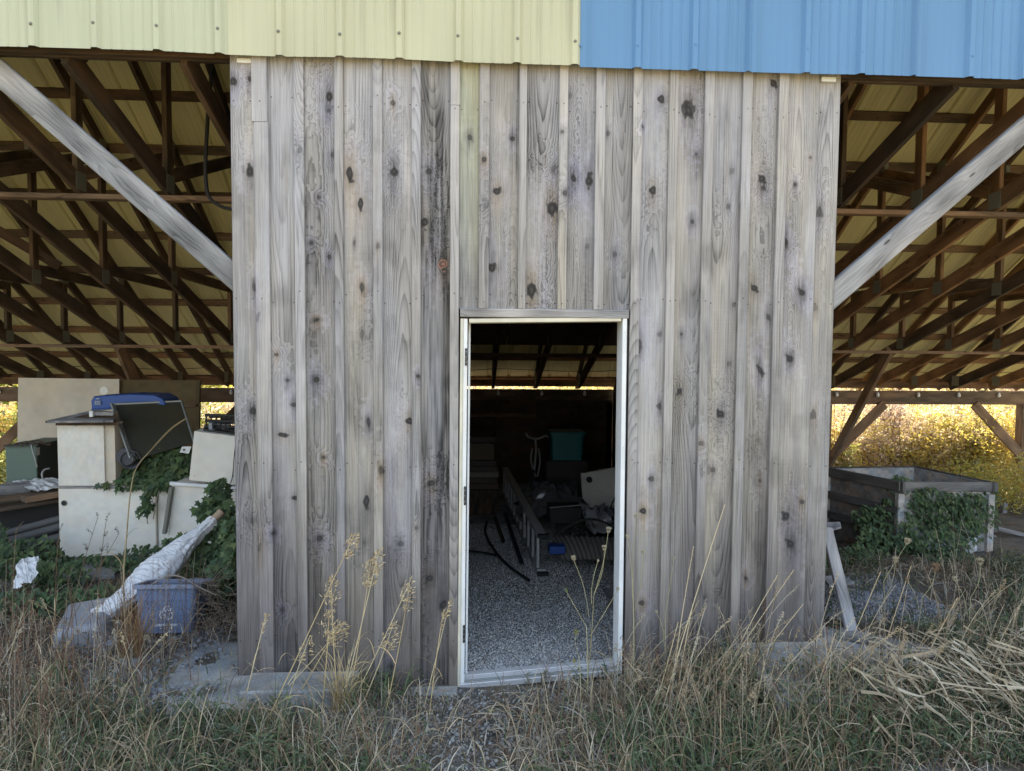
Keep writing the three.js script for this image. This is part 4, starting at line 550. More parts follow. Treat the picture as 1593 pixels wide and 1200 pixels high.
{ // leaning plank, short boards and planks on the ground
  single('leaning_plank', 'narrow grey plank leaning against the right corner of the wooden wall', 'plank', bar(onY(1326, 988, 0.21), at(1286, 822, -0.5), 0.028, 0.075, V(0, 0, 1)), M.grey);
  single('short_board', 'short grey board end sticking out behind the top of the leaning plank', 'board', slab([at(1284, 813, -0.75), at(1307, 812, -0.85), at(1309, 819, -0.6), at(1286, 826, -0.5)], 0.015, V(0, -1, 0)), M.grey);
  single('short_board', 'short grey board lying behind the foot of the leaning plank', 'board', slab([at(1280, 897, -0.8), at(1305, 895, -0.85), at(1330, 905, -0.62), at(1290, 910, -0.55)], 0.02, V(0, -1, 0)), M.grey);
  single('ground_plank', 'weathered plank lying flat between the gravel patch and the apron', 'plank', bar(onY(1305, 985, 0.225), onY(1462, 1022, 0.21), 0.025, 0.17, V(0, 1, 0)), M.dimgrey);
  single('ground_plank', 'dark plank lying behind the weathered plank near the gravel patch', 'plank', bar(onY(1284, 968, 0.22), onY(1372, 993, 0.2), 0.03, 0.12, V(0, 1, 0)), M.dark);
  // rear right: pallet and short stakes
  const pt = thing('wooden_pallet', 'grey broken pallet lying in the weeds right of the bin', 'pallet', at(1570, 860, -2.9)); for (let k = 0; k < 4; k++) part('slat', bar(at(1534 + k * 4, 818 + k * 16, -3.0 + k * 0.15), at(1650, 846 + k * 17, -2.7 + k * 0.12), 0.03, 0.09, V(0, 1, 0)), M.grey, pt); for (const x of [1545, 1600]) part('stringer', bar(at(x, 822, -3.15), at(x + 22, 885, -2.45), 0.05, 0.04), M.grey, pt);
  single('wooden_stake', 'taller grey stake standing in the weeds right of the bin', 'stake', bar(at(1557, 825, -4.2), at(1563, 783, -4.2), 0.06, 0.06, V(0, 0, 1)), M.grey);
  single('wooden_stake', 'shorter dark stake close to the right end of the bin', 'stake', bar(at(1536, 800, -4.3), at(1540, 788, -4.3), 0.045, 0.045, V(0, 0, 1)), M.dark);
  single('white_scrap', 'white scrap of plastic at the lower right corner of the bin', 'plastic scrap', (() => { const g = new THREE.IcosahedronGeometry(0.06, 3), q = g.attributes.position, p = at(1510, 850, -1.95); for (let k = 0; k < q.count; k++) { const f = 0.5 + noise(q.getX(k) * 30 + 9, q.getY(k) * 30 + q.getZ(k) * 20 + 9, 3); q.setXYZ(k, q.getX(k) * f, q.getY(k) * f * 1.2, q.getZ(k) * f * 0.5); } g.computeVertexNormals(); g.translate(p.x, p.y, p.z); return g; })(), cloth);
}
// ---------------------------------------------------------------- inside the room
{
  const t = thing('ladder', 'aluminium ladder lying on its side on the gravel inside the doorway', 'ladder', onY(838, 895, 0));
  const A = onY(842, 895, 0), B = V(A.x - 0.16, 0, -5.2), up = 0.35; const lo = (k) => A.clone().lerp(B, k).setY(0.035), hi = (k) => A.clone().lerp(B, k).setY(up); part('rail', bar(lo(0), lo(1), 0.03, 0.075, V(0, 1, 0)), M.alu, t); part('rail', bar(hi(0), hi(1), 0.03, 0.08, V(0, 1, 0)), M.alu, t);
  for (let k = 0; k < 11; k++) { const u = 0.02 + k * 0.095; part('rung', tube([lo(u).add(V(-0.02, 0, 0)), hi(u).add(V(-0.02, 0, 0))], 0.016, 1, 8), M.alu, t); } for (const y of [0.03, up]) part('foot', boxAt(0, 0, 1, 1, 0, 0.05) && (() => { const g = new RoundedBoxGeometry(0.1, 0.03, 0.06, 2, 0.008); g.translate(A.x + 0.01, y - 0.0 + (y > 0.1 ? 0.0 : -0.01), A.z + 0.03); return g; })(), M.rubber, t);
  const teal = thing('teal_tote', 'teal plastic storage tote standing on a dark box in the room', 'tote', at(880, 717, -4.3)); { const w = at(907, 700, -4.1).x - at(853, 700, -4.1).x; const m = std({ color: C(0.012, 0.15, 0.165), roughness: 0.45 }); bin(w * 0.97, 0.34, at(880, 672, -4.1).y - at(880, 717, -4.1).y, 0.08, 0.006, m, m, teal, 0.012); const lid = new RoundedBoxGeometry(w + 0.02, 0.022, 0.37, 2, 0.008); lid.translate(0, at(880, 672, -4.1).y - at(880, 717, -4.1).y + 0.012, 0); mesh('lid', lid, m, teal); }
  const bx = thing('dark_box', 'dark box under the teal tote in the room', 'box', at(880, 765, -4.2)); { const g = boxAt(850, 718, 914, 768, -4.08, 0.5, 0.01); g.computeBoundingBox(); part('carton', g, std({ color: C(0.055, 0.05, 0.048) }), bx); part('carton_below', (() => { const a = at(850, 768, -4.08), b = at(914, 768, -4.08); const q = new RoundedBoxGeometry(b.x - a.x + 0.06, a.y, 0.52, 2, 0.01); q.translate((a.x + b.x) / 2, a.y / 2 - 0.001, -4.34); return q; })(), std({ color: C(0.04, 0.036, 0.034) }), bx); }
  const wp = thing('appliance', 'scuffed white appliance with a dark round knob behind the ladder', 'appliance', at(935, 785, -3.2)); part('panel', slab([at(904, 737, -3.4), at(975, 725, -3.4), at(975, 790, -3.1), at(908, 790, -3.1)], 0.05, V(0, 0, -1)), M.white, wp); { const g = new THREE.CylinderGeometry(0.03, 0.034, 0.03, 16); g.rotateX(Math.PI / 2); const p = at(917, 747, -3.33); g.translate(p.x, p.y, p.z); part('knob', g, M.rubber, wp); }
  part('body', slab([at(910, 790, -3.1), at(975, 790, -3.1), at(975, 822, -3.1), at(912, 822, -3.1)], 0.4, V(0, 0, -1)), std({ color: C(0.12, 0.12, 0.12) }), wp);
  const cp = thing('corrugated_sheet', 'bent corrugated cardboard sheet lying beside the ladder foot', 'cardboard', at(905, 870, -2.2)); { const pos = [], idx = [], N = 60, c4 = [at(857, 834, -2.35), at(958, 836, -2.3), at(965, 872, -1.9), at(876, 871, -1.95)]; for (let i = 0; i <= N; i++) for (let j = 0; j <= 4; j++) { const u = i / N, v = j / 4, p = c4[0].clone().lerp(c4[1], u).lerp(c4[3].clone().lerp(c4[2], u), v); p.y += Math.sin(u * 80) * 0.006 + 0.02 * Math.sin(v * 3); pos.push(p.x, p.y, p.z); } for (let i = 0; i < N; i++) for (let j = 0; j < 4; j++) { const k = i * 5 + j; idx.push(k, k + 1, k + 6, k, k + 6, k + 5); } const g = new THREE.BufferGeometry(); g.setAttribute('position', new THREE.Float32BufferAttribute(pos, 3)); g.setAttribute('uv', new THREE.Float32BufferAttribute(new Float32Array(pos.length / 3 * 2), 2)); g.setIndex(idx); g.computeVertexNormals(); part('sheet', g, std({ color: C(0.2, 0.18, 0.16) }), cp);
    const pts = []; const q = [], ix = []; for (let i = 0; i <= 20; i++) { const u = i / 20, x = lerp(862, 962, u), y = 832 - 26 * Math.sin(u * Math.PI * 0.9); const a = at(x, y, -2.45), b = at(x + 2, y + 4, -2.25); q.push(a.x, a.y, a.z, b.x, b.y, b.z); if (i) ix.push(i * 2 - 2, i * 2 - 1, i * 2 + 1, i * 2 - 2, i * 2 + 1, i * 2); } const g2 = new THREE.BufferGeometry(); g2.setAttribute('position', new THREE.Float32BufferAttribute(q, 3)); g2.setIndex(ix); g2.computeVertexNormals(); part('bent_flap', g2, std({ color: C(0.17, 0.155, 0.14) }), cp); }
  single('blue_box', 'small blue box on the gravel under the corrugated sheet', 'box', boxAt(855, 851, 880, 863, -1.98, 0.12, 0.01), std({ color: C(0.015, 0.07, 0.3), roughness: 0.5 }));
  const rd = thing('black_case', 'black square case with a thin pale edge behind the ladder', 'case', at(880, 815, -2.9)); part('case', boxAt(855, 790, 905, 816, -2.7, 0.25, 0.012), M.black, rd); part('edge', bar(at(855, 790, -2.69), at(905, 786, -2.69), 0.012, 0.012), M.galv, rd);
  const film = new THREE.MeshPhysicalMaterial({ color: C(0.13, 0.13, 0.14), roughness: 0.3, clearcoat: 0.7, clearcoatRoughness: 0.25, side: THREE.DoubleSide }); crumple('plastic_film', 'crumpled dark plastic film heaped behind the ladder', 'plastic film', [at(800, 765, -4.0), at(905, 755, -4.0), at(915, 800, -3.0), at(815, 810, -2.9)], 40, 30, 0.13, 68, film, -0.1);
  crumple('plastic_film', 'crumpled clear plastic bag right of the black case', 'plastic bag', [at(905, 793, -2.9), at(950, 800, -2.9), at(958, 825, -2.5), at(905, 822, -2.5)], 20, 16, 0.1, 69, new THREE.MeshPhysicalMaterial({ color: C(0.3, 0.3, 0.32), roughness: 0.3, clearcoat: 0.6, side: THREE.DoubleSide }), -0.08);
  { const b = thing('handlebar_frame', 'dark metal frame with handlebars standing near the teal tote', 'metal frame', at(832, 745, -4.0)); const rT = (p, rr, n) => part(n, tube(p, rr, 16, 6), M.galv, b); const z = -3.9; rT([at(818, 674, z), at(822, 680, z), at(836, 683, z), at(850, 678, z), at(853, 681, z)], 0.012, 'handlebar'); rT([at(833, 684, z), at(834, 700, z), at(831, 735, z)], 0.014, 'stem'); rT([at(828, 698, z), at(826, 715, z), at(833, 742, z)], 0.011, 'fork_leg'); rT([at(838, 698, z), at(840, 718, z), at(836, 742, z)], 0.011, 'fork_leg'); const w = new THREE.TorusGeometry(0.2, 0.018, 8, 32); w.rotateY(1.2); const p = at(834, 752, z - 0.1); w.translate(p.x, Math.max(0.22, p.y), p.z); part('wheel', w, M.rubber, b); }
  { const s = thing('carton', 'brown carton on a stack of papers at the left side of the room', 'carton', at(750, 715, -4.3)); part('box', boxAt(720, 690, 769, 716, -4.1, 0.4, 0.01), std({ color: C(0.12, 0.095, 0.07) }), s); part('top', boxAt(718, 680, 771, 689, -4.08, 0.42, 0.006), std({ color: C(0.07, 0.065, 0.06) }), s); }
  const lp = 'stacked papers and boards on the left side of the room'; for (let k = 0; k < 5; k++) single('paper_stack', ['topmost bundle of the paper stack below the carton', 'second bundle from the top below the carton', 'pale middle bundle of the paper stack below the carton', 'fourth bundle down in the paper stack below the carton', 'lowest bundle of the paper stack on the gravel'][k], 'paper stack', boxAt(720 - k, 717 + k * 9, 772 + (k * 7) % 5, 725.3 + k * 9, -4.05 + (k % 3) * 0.02, 0.4, 0.006), std({ color: k === 2 ? C(0.2, 0.19, 0.16) : C(0.08 + k * 0.01, 0.075, 0.07) }), lp); single('wooden_crate', 'dark low crate carrying the paper stack in the room', 'crate', (() => { const a = at(719, 762, -4.05), b = at(774, 762, -4.05); const g = new RoundedBoxGeometry(b.x - a.x, a.y, 0.42, 2, 0.01); g.translate((a.x + b.x) / 2, a.y / 2, -4.26); return g; })(), M.dark);
  const hose = (n, l, c, p, r, m = M.rubber) => single(n, l, c, tube(p, r, 40, 7), m);
  hose('black_hose', 'long curved black hose on the gravel left of the ladder', 'hose', [onY(757, 812, 0.02), onY(755, 828, 0.02), onY(765, 850, 0.02), onY(790, 880, 0.02), onY(823, 903, 0.02)], 0.013);
  hose('black_hose', 'short straight black hose at the left door jamb inside', 'hose', [onY(722, 856, 0.015), onY(745, 859, 0.015), onY(772, 864, 0.015)], 0.011);
  hose('black_bar', 'dark bar lying between the curved hose and the ladder', 'bar', [onY(770, 805, 0.03), onY(783, 842, 0.02)], 0.02, M.dark); hose('black_bar', 'dark bluish bar right beside the ladder rungs', 'bar', [onY(786, 800, 0.03), onY(812, 877, 0.02)], 0.02, std({ color: C(0.02, 0.026, 0.05), roughness: 0.5 }));
  hose('hanging_cable', 'black cable hanging in front of the scuffed white appliance', 'cable', [at(968, 690, -3.0), at(962, 760, -3.0), at(950, 790, -2.95), at(940, 822, -2.9), at(938, 850, -2.9)], 0.008); hose('thin_cord', 'thin pale cord on the gravel near the left jamb', 'cord', [onY(724, 783, 0.02), onY(745, 779, 0.02), onY(765, 784, 0.02), onY(780, 796, 0.02)], 0.006, M.galv);
}
// ---------------------------------------------------------------- vegetation in the shade of the barn
const TAN = [[0.34, 0.27, 0.175], [0.27, 0.205, 0.135], [0.42, 0.35, 0.25], [0.2, 0.15, 0.1], [0.32, 0.285, 0.23]], GRN = [[0.065, 0.105, 0.036], [0.09, 0.135, 0.048], [0.055, 0.09, 0.045], [0.135, 0.155, 0.06]], GOLD = [[0.52, 0.39, 0.2], [0.45, 0.33, 0.16], [0.56, 0.45, 0.26]], RUST = [[0.14, 0.07, 0.04], [0.11, 0.06, 0.04], [0.17, 0.09, 0.05]], VINE = [[0.06, 0.11, 0.036], [0.085, 0.14, 0.05], [0.05, 0.092, 0.042], [0.12, 0.165, 0.06]];
// how dense the weeds stand: bare near the sill and on the slabs
const TUB = onY(128, 1003, 0);
const free = (x, z) => {
  if (z < 0.02 && x > RX0 - 0.04 && x < RX1 + 0.04) return 0; const sill = Math.exp(-Math.pow((x + 0.02) / 0.45, 2)) * sm(0.55, 0.1, z), path = 0.75 * Math.exp(-Math.pow((x - 0.0) / 0.3, 2));
  const slabL = x < X(552) && x > X(245) && z < 0.42 && z > -0.4 ? 0.97 : 0, slabR = x > X(1180) && x < 2.75 && z < 0.4 && z > -0.35 ? 0.9 : 0, gr = x > 2.0 && x < 3.6 && z < -0.2 && z > -1.3 ? 0.8 : 0, gl = x < -1.5 && x > -2.1 && z < 0.2 && z > -0.6 ? 0.6 : 0;
  const tub = Math.abs(x - TUB.x) < 0.27 && z > TUB.z - 0.3 && z < TUB.z + 0.32 ? 0.88 : 0; return 1 - Math.max(sill, tub, path, slabL, slabR, gr, gl);
};
{ // matted grass: a dry layer and a green layer
  const dry = new Soup(), green = new Soup(), r = rng(101);
  const spot = (z0, z1, w) => { const z = lerp(z0, z1, r()), half = w ?? (3.9 - z) * 0.80 + 0.5; return [(r() * 2 - 1) * half + (3.9 - z) * 0.057, z]; };
  for (let i = 0; i < 62000; i++) {
    const [x, z] = spot(-1.6, 1.15), f = free(x, z); if (r() > f * (0.35 + 0.9 * noise(x * 2.4 + 30, z * 2.4 + 30, 61))) continue;
    const back = sm(-0.2, -1.4, z), y = gh(x, z) - 0.005, lying = r() < 0.6, len = (lying ? 0.06 + r() * 0.16 : 0.07 + r() * 0.2) * (1 - back * 0.2), c = jit(pick(r, r() < 0.13 ? RUST : TAN), r, 0.35);
    dry.blade(V(x, y, z), r() * 6.28, len, lying ? r() * 0.7 : 0.8 + r() * 0.7, (lying ? 0.6 + r() * 1.6 : 0.5 + r() * 2.2) + (r() < 0.12 ? 2.5 : 0), 0.003 + r() * 0.005, c, 5, r);
  }
  for (let i = 0; i < 24000; i++) {
    const [x, z] = spot(-1.6, 1.15), f = free(x, z), m = noise(x * 1.7 + 70, z * 1.7 + 70, 62); if (r() > f * sm(0.32, 0.72, m + 0.13 * sm(0.2, 1, z) + 0.12 * sm(0.8, 2, x))) continue; const y = gh(x, z) - 0.004;
    if (r() < 0.55) green.blade(V(x, y, z), r() * 6.28, 0.07 + r() * 0.17, 0.8 + r() * 0.7, 0.4 + r() * 1.6, 0.0035 + r() * 0.004, jit(pick(r, GRN), r, 0.3), 4, r);
    else { const h = 0.03 + r() * 0.13, top = V(x + (r() - 0.5) * 0.05, y + h, z + (r() - 0.5) * 0.05); green.stalk([V(x, y, z), top], 0.0015, 0.001, jit(GRN[1], r)); const c = jit(pick(r, GRN), r, 0.25), s = 0.018 + r() * 0.025; for (let q = 0; q < 7; q++) { const d = rv(r); d.y = Math.abs(d.y) * 0.3; d.normalize(); green.leaf(V(x, y, z).lerp(top, 0.3 + r() * 0.7), d, V(d.x * -0.3, 1, d.z * -0.3).normalize(), s * (0.7 + r() * 0.6), s * 0.45, c); } }
  }
  tag(mesh('dry_grass', dry.geo(), M.straw), 'matted dry grass and dead stems covering the ground before the wall', null, null, 'stuff'); tag(mesh('green_weeds', green.geo(), M.leaf), 'low green grass and small weeds between the dry stems', null, null, 'stuff');
}
{ // taller blades standing out of the mat
  const s = new Soup(), r = rng(109); for (let i = 0; i < 9000; i++) { const z = lerp(0.1, 1.15, Math.pow(r(), 0.7)), x = (r() * 2 - 1) * ((3.9 - z) * 0.8 + 0.3) + (3.9 - z) * 0.057; const m = noise(x * 1.9 + 11, z * 1.9 + 90, 63), side = sm(0.35, 1.1, Math.abs(x - 0.1)); if (r() > free(x, z) * (0.12 + 0.88 * side) * sm(0.25, 0.7, m + 0.12)) continue; if (x > 1.55 && x < 2.75 && z < 0.75 && r() < 0.72) continue; const g = r() < 0.44 + 0.3 * sm(0.45, 0.7, noise(x * 1.2 + 5, z * 1.2, 64)); s.blade(V(x, gh(x, z) - 0.004, z), r() * 6.28, 0.16 + r() * (x > 0.6 ? 0.26 : 0.2), 1.0 + r() * 0.55, 0.7 + r() * 2.2, 0.0035 + r() * 0.004, jit(pick(r, g ? GRN : [[0.38, 0.29, 0.17], [0.3, 0.21, 0.12], [0.44, 0.36, 0.23], [0.22, 0.15, 0.09]]), r, 0.25), 5, r); }
  tag(mesh('tall_grass', s.geo(), M.leaf), 'taller mixed green and straw grass standing out of the mat', null, null, 'stuff');
}
{ // upright thin stems in drifts: left rust-brown, right pale
  const s = new Soup(), r = rng(103);
  for (let i = 0; i < 900; i++) {
    let x, z, h, pal; const q = r();
    if (q < 0.42) { x = lerp(-3.6, -1.75, Math.pow(r(), 0.8)); z = lerp(-0.7, 0.95, r()); h = 0.22 + r() * 0.42; pal = r() < 0.55 ? RUST : TAN; } else if (q < 0.72) { x = lerp(0.75, 2.2, r()); z = lerp(0.1, 0.9, r()); h = 0.15 + r() * 0.36; pal = r() < 0.25 ? RUST : TAN; } else { x = lerp(2.0, 3.9, r()); z = lerp(-1.3, 0.9, r()); h = 0.2 + r() * 0.45; pal = r() < 0.2 ? RUST : TAN; }
    if ((x > -1.75 && x < 0.6) || free(x, z) < 0.25) continue; const c = jit(pick(r, pal), r, 0.25), y = gh(x, z), lean = (r() - 0.5) * 0.6, a = r() * 6.28, pts = []; for (let k = 0; k <= 5; k++) { const t = k / 5; pts.push(V(x + Math.cos(a) * lean * h * t * t, y + h * t * (1 - 0.12 * Math.abs(lean) * t), z + Math.sin(a) * lean * h * t * t)); }
    s.stalk(pts, 0.0018, 0.0009, c); const kind = r(); if (kind < 0.4) for (let k = 0; k < 26; k++) s.bit(pts[5].clone().lerp(pts[3], r() * 0.9).add(rv(r).multiplyScalar(0.012)), 0.004 + r() * 0.005, c, r); else if (kind < 0.7) for (let k = 0; k < 5; k++) s.blade(pts[1 + k % 4], r() * 6.28, 0.05 + r() * 0.1, 0.9, 2.2, 0.004, c, 4, r);
  }
  tag(mesh('dead_stems', s.geo(), M.straw), 'thin upright dead weed stems at both sides of the wall', null, null, 'stuff');
}
{ // leaning seed grasses before the right-hand boards and the apron
  const s = new Soup(), r = rng(107); for (let i = 0; i < 330; i++) { const q = r(), x = q < 0.55 ? lerp(0.72, 2.3, r()) : q < 0.8 ? lerp(2.2, 3.7, r()) : lerp(-3.2, -1.7, r()), z = q < 0.55 ? lerp(0.08, 0.75, r()) : lerp(-0.3, 0.9, r()); if (free(x, z) < 0.2) continue; const c = jit(pick(r, [[0.44, 0.35, 0.21], [0.36, 0.28, 0.17], [0.3, 0.22, 0.13], [0.48, 0.4, 0.28]]), r, 0.2), h = 0.22 + r() * r() * 0.5, a = q < 0.8 ? (r() - 0.5) * 1.4 : r() * 6.28, ln = 0.15 + r() * 0.75, y = gh(x, z), pts = []; for (let k = 0; k <= 7; k++) { const t = k / 7; pts.push(V(x + Math.cos(a) * ln * h * t * (0.5 + 0.5 * t), y + h * t * (1 - 0.2 * ln * t), z + Math.sin(a) * ln * h * t * 0.6)); } s.stalk(pts, 0.0026, 0.0014, c); const n = r() < 0.6 ? 34 : 0; for (let k = 0; k < n; k++) { const t = r(), p = pts[7].clone().lerp(pts[6], t * 1.3 - 0.3).add(rv(r).multiplyScalar(0.004 + 0.005 * Math.sin(t * 3))); s.bit(p, 0.005 + r() * 0.004, c, r); } for (let k = 0; k < 3; k++) s.blade(pts[Math.floor(r() * 4)], r() * 6.28, 0.08 + r() * 0.16, 1.1 - r() * 0.6, 1.5 + r() * 1.5, 0.0045 + r() * 0.003, jit(pick(r, r() < 0.3 ? GRN : TAN), r, 0.2), 5, r); }
  tag(mesh('seed_grass', s.geo(), M.straw), 'leaning seed grass before the right boards and among the weeds', null, null, 'stuff');
}
{ // flattened reed grass at lower right
  const s = new Soup(), r = rng(104); for (let i = 0; i < 1100; i++) { const x = lerp(1.95, 3.7, r()), z = lerp(0.35, 1.05, r()) - (x - 2) * 0.08; if (x < 2.3 && r() < 0.4) continue; const q = r(), base = V(x - 0.2, gh(x, z) + (q < 0.6 ? 0.1 + r() * 0.2 : r() * 0.08), z), a = 0.7 + (r() - 0.5) * 1.5 + (q > 0.8 ? 2.6 : 0); s.blade(base, a, 0.09 + r() * 0.22, q < 0.6 ? 0.2 - r() * 1.1 : 1.0 - r() * 0.9, q < 0.6 ? (r() - 0.3) * 2 : 0.6 + r() * 2.2, 0.006 + r() * 0.011, jit(pick(r, [[0.38, 0.31, 0.2], [0.33, 0.26, 0.17], [0.42, 0.36, 0.26], [0.26, 0.2, 0.13]]), r, 0.2), 6, r); }
  tag(mesh('flattened_reeds', s.geo(), M.straw), 'pale broad reed grass flattened down at the lower right', null, null, 'stuff');
  for (const [i, x0, y0, z0, kink, x1, y1] of [[0, 1330, 1172, 0.62, [1357, 1035], 1405, 1095], [1, 1395, 1145, 0.62, [1450, 1078], 1590, 1092], [2, 1440, 1190, 0.8, [1475, 1085], 1545, 1150], [3, 1330, 1160, 0.75, [1347, 1075], 1420, 1125]]) { const A = at(x0, y0, z0), B = at(...kink, z0), D = at(x1, y1, z0 - 0.02), so = new Soup(); A.y = Math.min(A.y, gh(A.x, z0)); const pts = []; for (let k = 0; k <= 5; k++) pts.push(A.clone().lerp(B, k / 5)); so.stalk(pts, 0.004, 0.0028, jit([0.4, 0.31, 0.18], r, 0.1)); so.ribbon([0, 0.25, 0.5, 0.75, 1].map((k) => { const p = B.clone().lerp(D, k); p.y += 0.02 * Math.sin(k * 3); return p; }), (t) => 0.012 * (1 - t * 0.8), V(0.1, 0.3, 1).normalize(), jit([0.42, 0.34, 0.22], r, 0.1)); for (let k = 0; k < 3; k++) so.blade(B, -0.3 + r() * 1.4, 0.1 + r() * 0.14, -0.3 - r() * 0.6, 0.8, 0.01, jit([0.4, 0.32, 0.2], r, 0.15), 5, r); tag(mesh('broken_reed', so.geo(), M.straw), ['broken reed bent over in front of the cracked apron, tallest at lower right', 'broken reed whose long leaf points to the right edge', 'reed with a folded leaf nearest the bottom right', 'short broken reed just left of the flattened reeds'][i], 'reed', 'broken reeds at the lower right'); }
}
function plant(name, label, cat, base, build, mat = M.straw, group) { const t = thing(name, label, cat, base, group); const parts = {}; build((n) => parts[n] ??= new Soup()); for (const n in parts) mesh(n, parts[n].geo(base), n === 'foliage' || n === 'leaf' ? M.leaf : mat, t); return t; }
const curve = (a, b, sag, n = 8) => { const o = []; for (let k = 0; k <= n; k++) { const t = k / n, p = a.clone().lerp(b, t); p.addScaledVector(V(sag[0], sag[1], sag[2]), Math.sin(t * Math.PI) * 0.5 + 0.5 * t * (1 - t)); o.push(p); } return o; };
{ // tall golden grass with feathery heads left of the door
  const r = rng(111), rows = [[530, 1075, 590, 855, 0.28, 'g'], [527, 1075, 515, 900, 0.3, 'p'], [540, 1075, 577, 872, 0.25, 'b'], [545, 1075, 640, 900, 0.22, 'n'], [600, 1078, 637, 912, 0.3, 'n'], [440, 1120, 482, 990, 0.4, 'n'], [500, 1085, 512, 950, 0.3, 'p'], [402, 1150, 552, 830, 0.5, 'g'], [380, 1075, 414, 955, 0.25, 's'], [660, 1085, 700, 935, 0.22, 's'], [668, 1088, 690, 950, 0.3, 's'], [560, 1085, 612, 970, 0.26, 'p'], [455, 1010, 530, 966, 0.24, 'n'], [430, 1022, 536, 970, 0.2, 'p']];
  const names = ['tall golden grass stalk with a drooping head against the boards left of the door', 'golden grass stalk with a thick feathery head, left of the fluffiest head', 'golden grass stalk carrying the largest bushy head, in the middle of its tuft', 'thin golden stalk leaning right with a small open head near the door', 'thin golden stalk with a small head between tuft and door', 'thin stalk leaning right in front of the pale concrete block', 'short golden stalk with a fluffy head low in the tuft', 'longest golden stalk rising diagonally from the lower left across the boards', 'single straight seed stalk near the left corner of the wall', 'slender seed stalk closest to the left door jamb', 'slender seed stalk beside the one nearest the left door jamb', 'golden stalk with the bushiest low hanging head right of its tuft', 'thin stalk lying nearly flat across the boards from the left', 'low leaning stalk with a fluffy tip across the boards'];
  rows.forEach(([x0, y0, x1, y1, z, kind], i) => { const A = at(x0, y0, z), B = at(x1, y1, z - 0.1); A.y = Math.min(A.y, gh(A.x, z)); plant('golden_grass', names[i], 'grass stalk', A, (P) => { const c = jit(pick(r, GOLD), r, 0.12), pts = curve(A, B, [(r() - 0.5) * 0.03, 0, 0]); P('stem').stalk(pts, 0.0036, 0.002, c); const H = P('seed_head'), n = kind === 'b' ? 150 : kind === 'g' ? 90 : kind === 'p' ? 110 : kind === 's' ? 40 : 50, len = kind === 's' ? 0.1 : 0.13, tip = pts[8].clone(), dir = pts[8].clone().sub(pts[7]).normalize(); for (let k = 0; k < n; k++) { const t = r(), w = kind === 's' ? 0.005 : (0.012 + 0.03 * Math.sin(t * Math.PI)) * (kind === 'b' || kind === 'p' ? 1.2 : 0.8), p = tip.clone().addScaledVector(dir, -t * len).add(rv(r).multiplyScalar(w)); p.y -= w * 0.4; H.leaf(p, dir.clone().add(rv(r).multiplyScalar(0.6)).add(V(0.25, -0.5, 0)).normalize(), rv(r), 0.016 + r() * 0.014, 0.006, jit([0.56, 0.43, 0.24], r, 0.25)); } for (let k = 0; k < 3; k++) P('blade').blade(pts[1 + Math.floor(r() * 3)], r() * 6.28, 0.12 + r() * 0.14, 0.9, 2, 0.005, jit(pick(r, GOLD), r, 0.2), 5, r); }, M.straw, 'golden grass stalks left of the door'); });
  const base = at(532, 1080, 0.26); base.y = gh(base.x, 0.26); const tf = new Soup(); for (let k = 0; k < 130; k++) tf.blade(base.clone().add(V((r() - 0.5) * 0.1, 0, (r() - 0.5) * 0.08)), r() * 6.28, 0.15 + r() * 0.25, 1.0 + r() * 0.5, 0.6 + r(), 0.004, jit(pick(r, GOLD), r, 0.25), 5, r); tag(mesh('grass_tuft', tf.geo(), M.straw), 'dense golden grass tuft at the foot of the boards left of the door', 'grass tuft');
  const b2 = at(203, 1000, -0.25); b2.y = 0.02; const t2 = new Soup(); for (let k = 0; k < 120; k++) { const p = b2.clone().add(V((r() - 0.5) * 0.12, 0, (r() - 0.5) * 0.1)); t2.blade(p, r() * 6.28, 0.2 + r() * 0.38, 1.25 + r() * 0.35, 0.3 + r() * 1.5, 0.005, jit(pick(r, [[0.33, 0.2, 0.09], [0.27, 0.16, 0.07]]), r, 0.25), 6, r); } tag(mesh('grass_tuft', t2.geo(), M.straw), 'orange brown dead grass tuft between the grey tub and the recycling box', 'grass tuft');
}
function umbel(P, p, up, s, col, r) { // seed head: a cup of thin rays with seeds
  const H = P('seed_head'); for (let k = 0; k < 16; k++) { const a = k * 2.4, e = 0.35 + 0.5 * ((k * 0.37) % 1), d = up.clone().multiplyScalar(1).add(V(Math.cos(a), 0, Math.sin(a)).multiplyScalar(e)).normalize(), q = p.clone().addScaledVector(d, s), m = p.clone().addScaledVector(d, s * 0.5).add(V(Math.cos(a), 0, Math.sin(a)).multiplyScalar(s * 0.14)); const t = q.clone().lerp(p.clone().addScaledVector(up, s * 1.05), 0.35); H.stalk([p, m, t], 0.0008, 0.0006, col); for (let b = 0; b < 7; b++) H.bit(t.clone().add(rv(r).multiplyScalar(s * 0.2)), s * 0.13, col, r); }
}
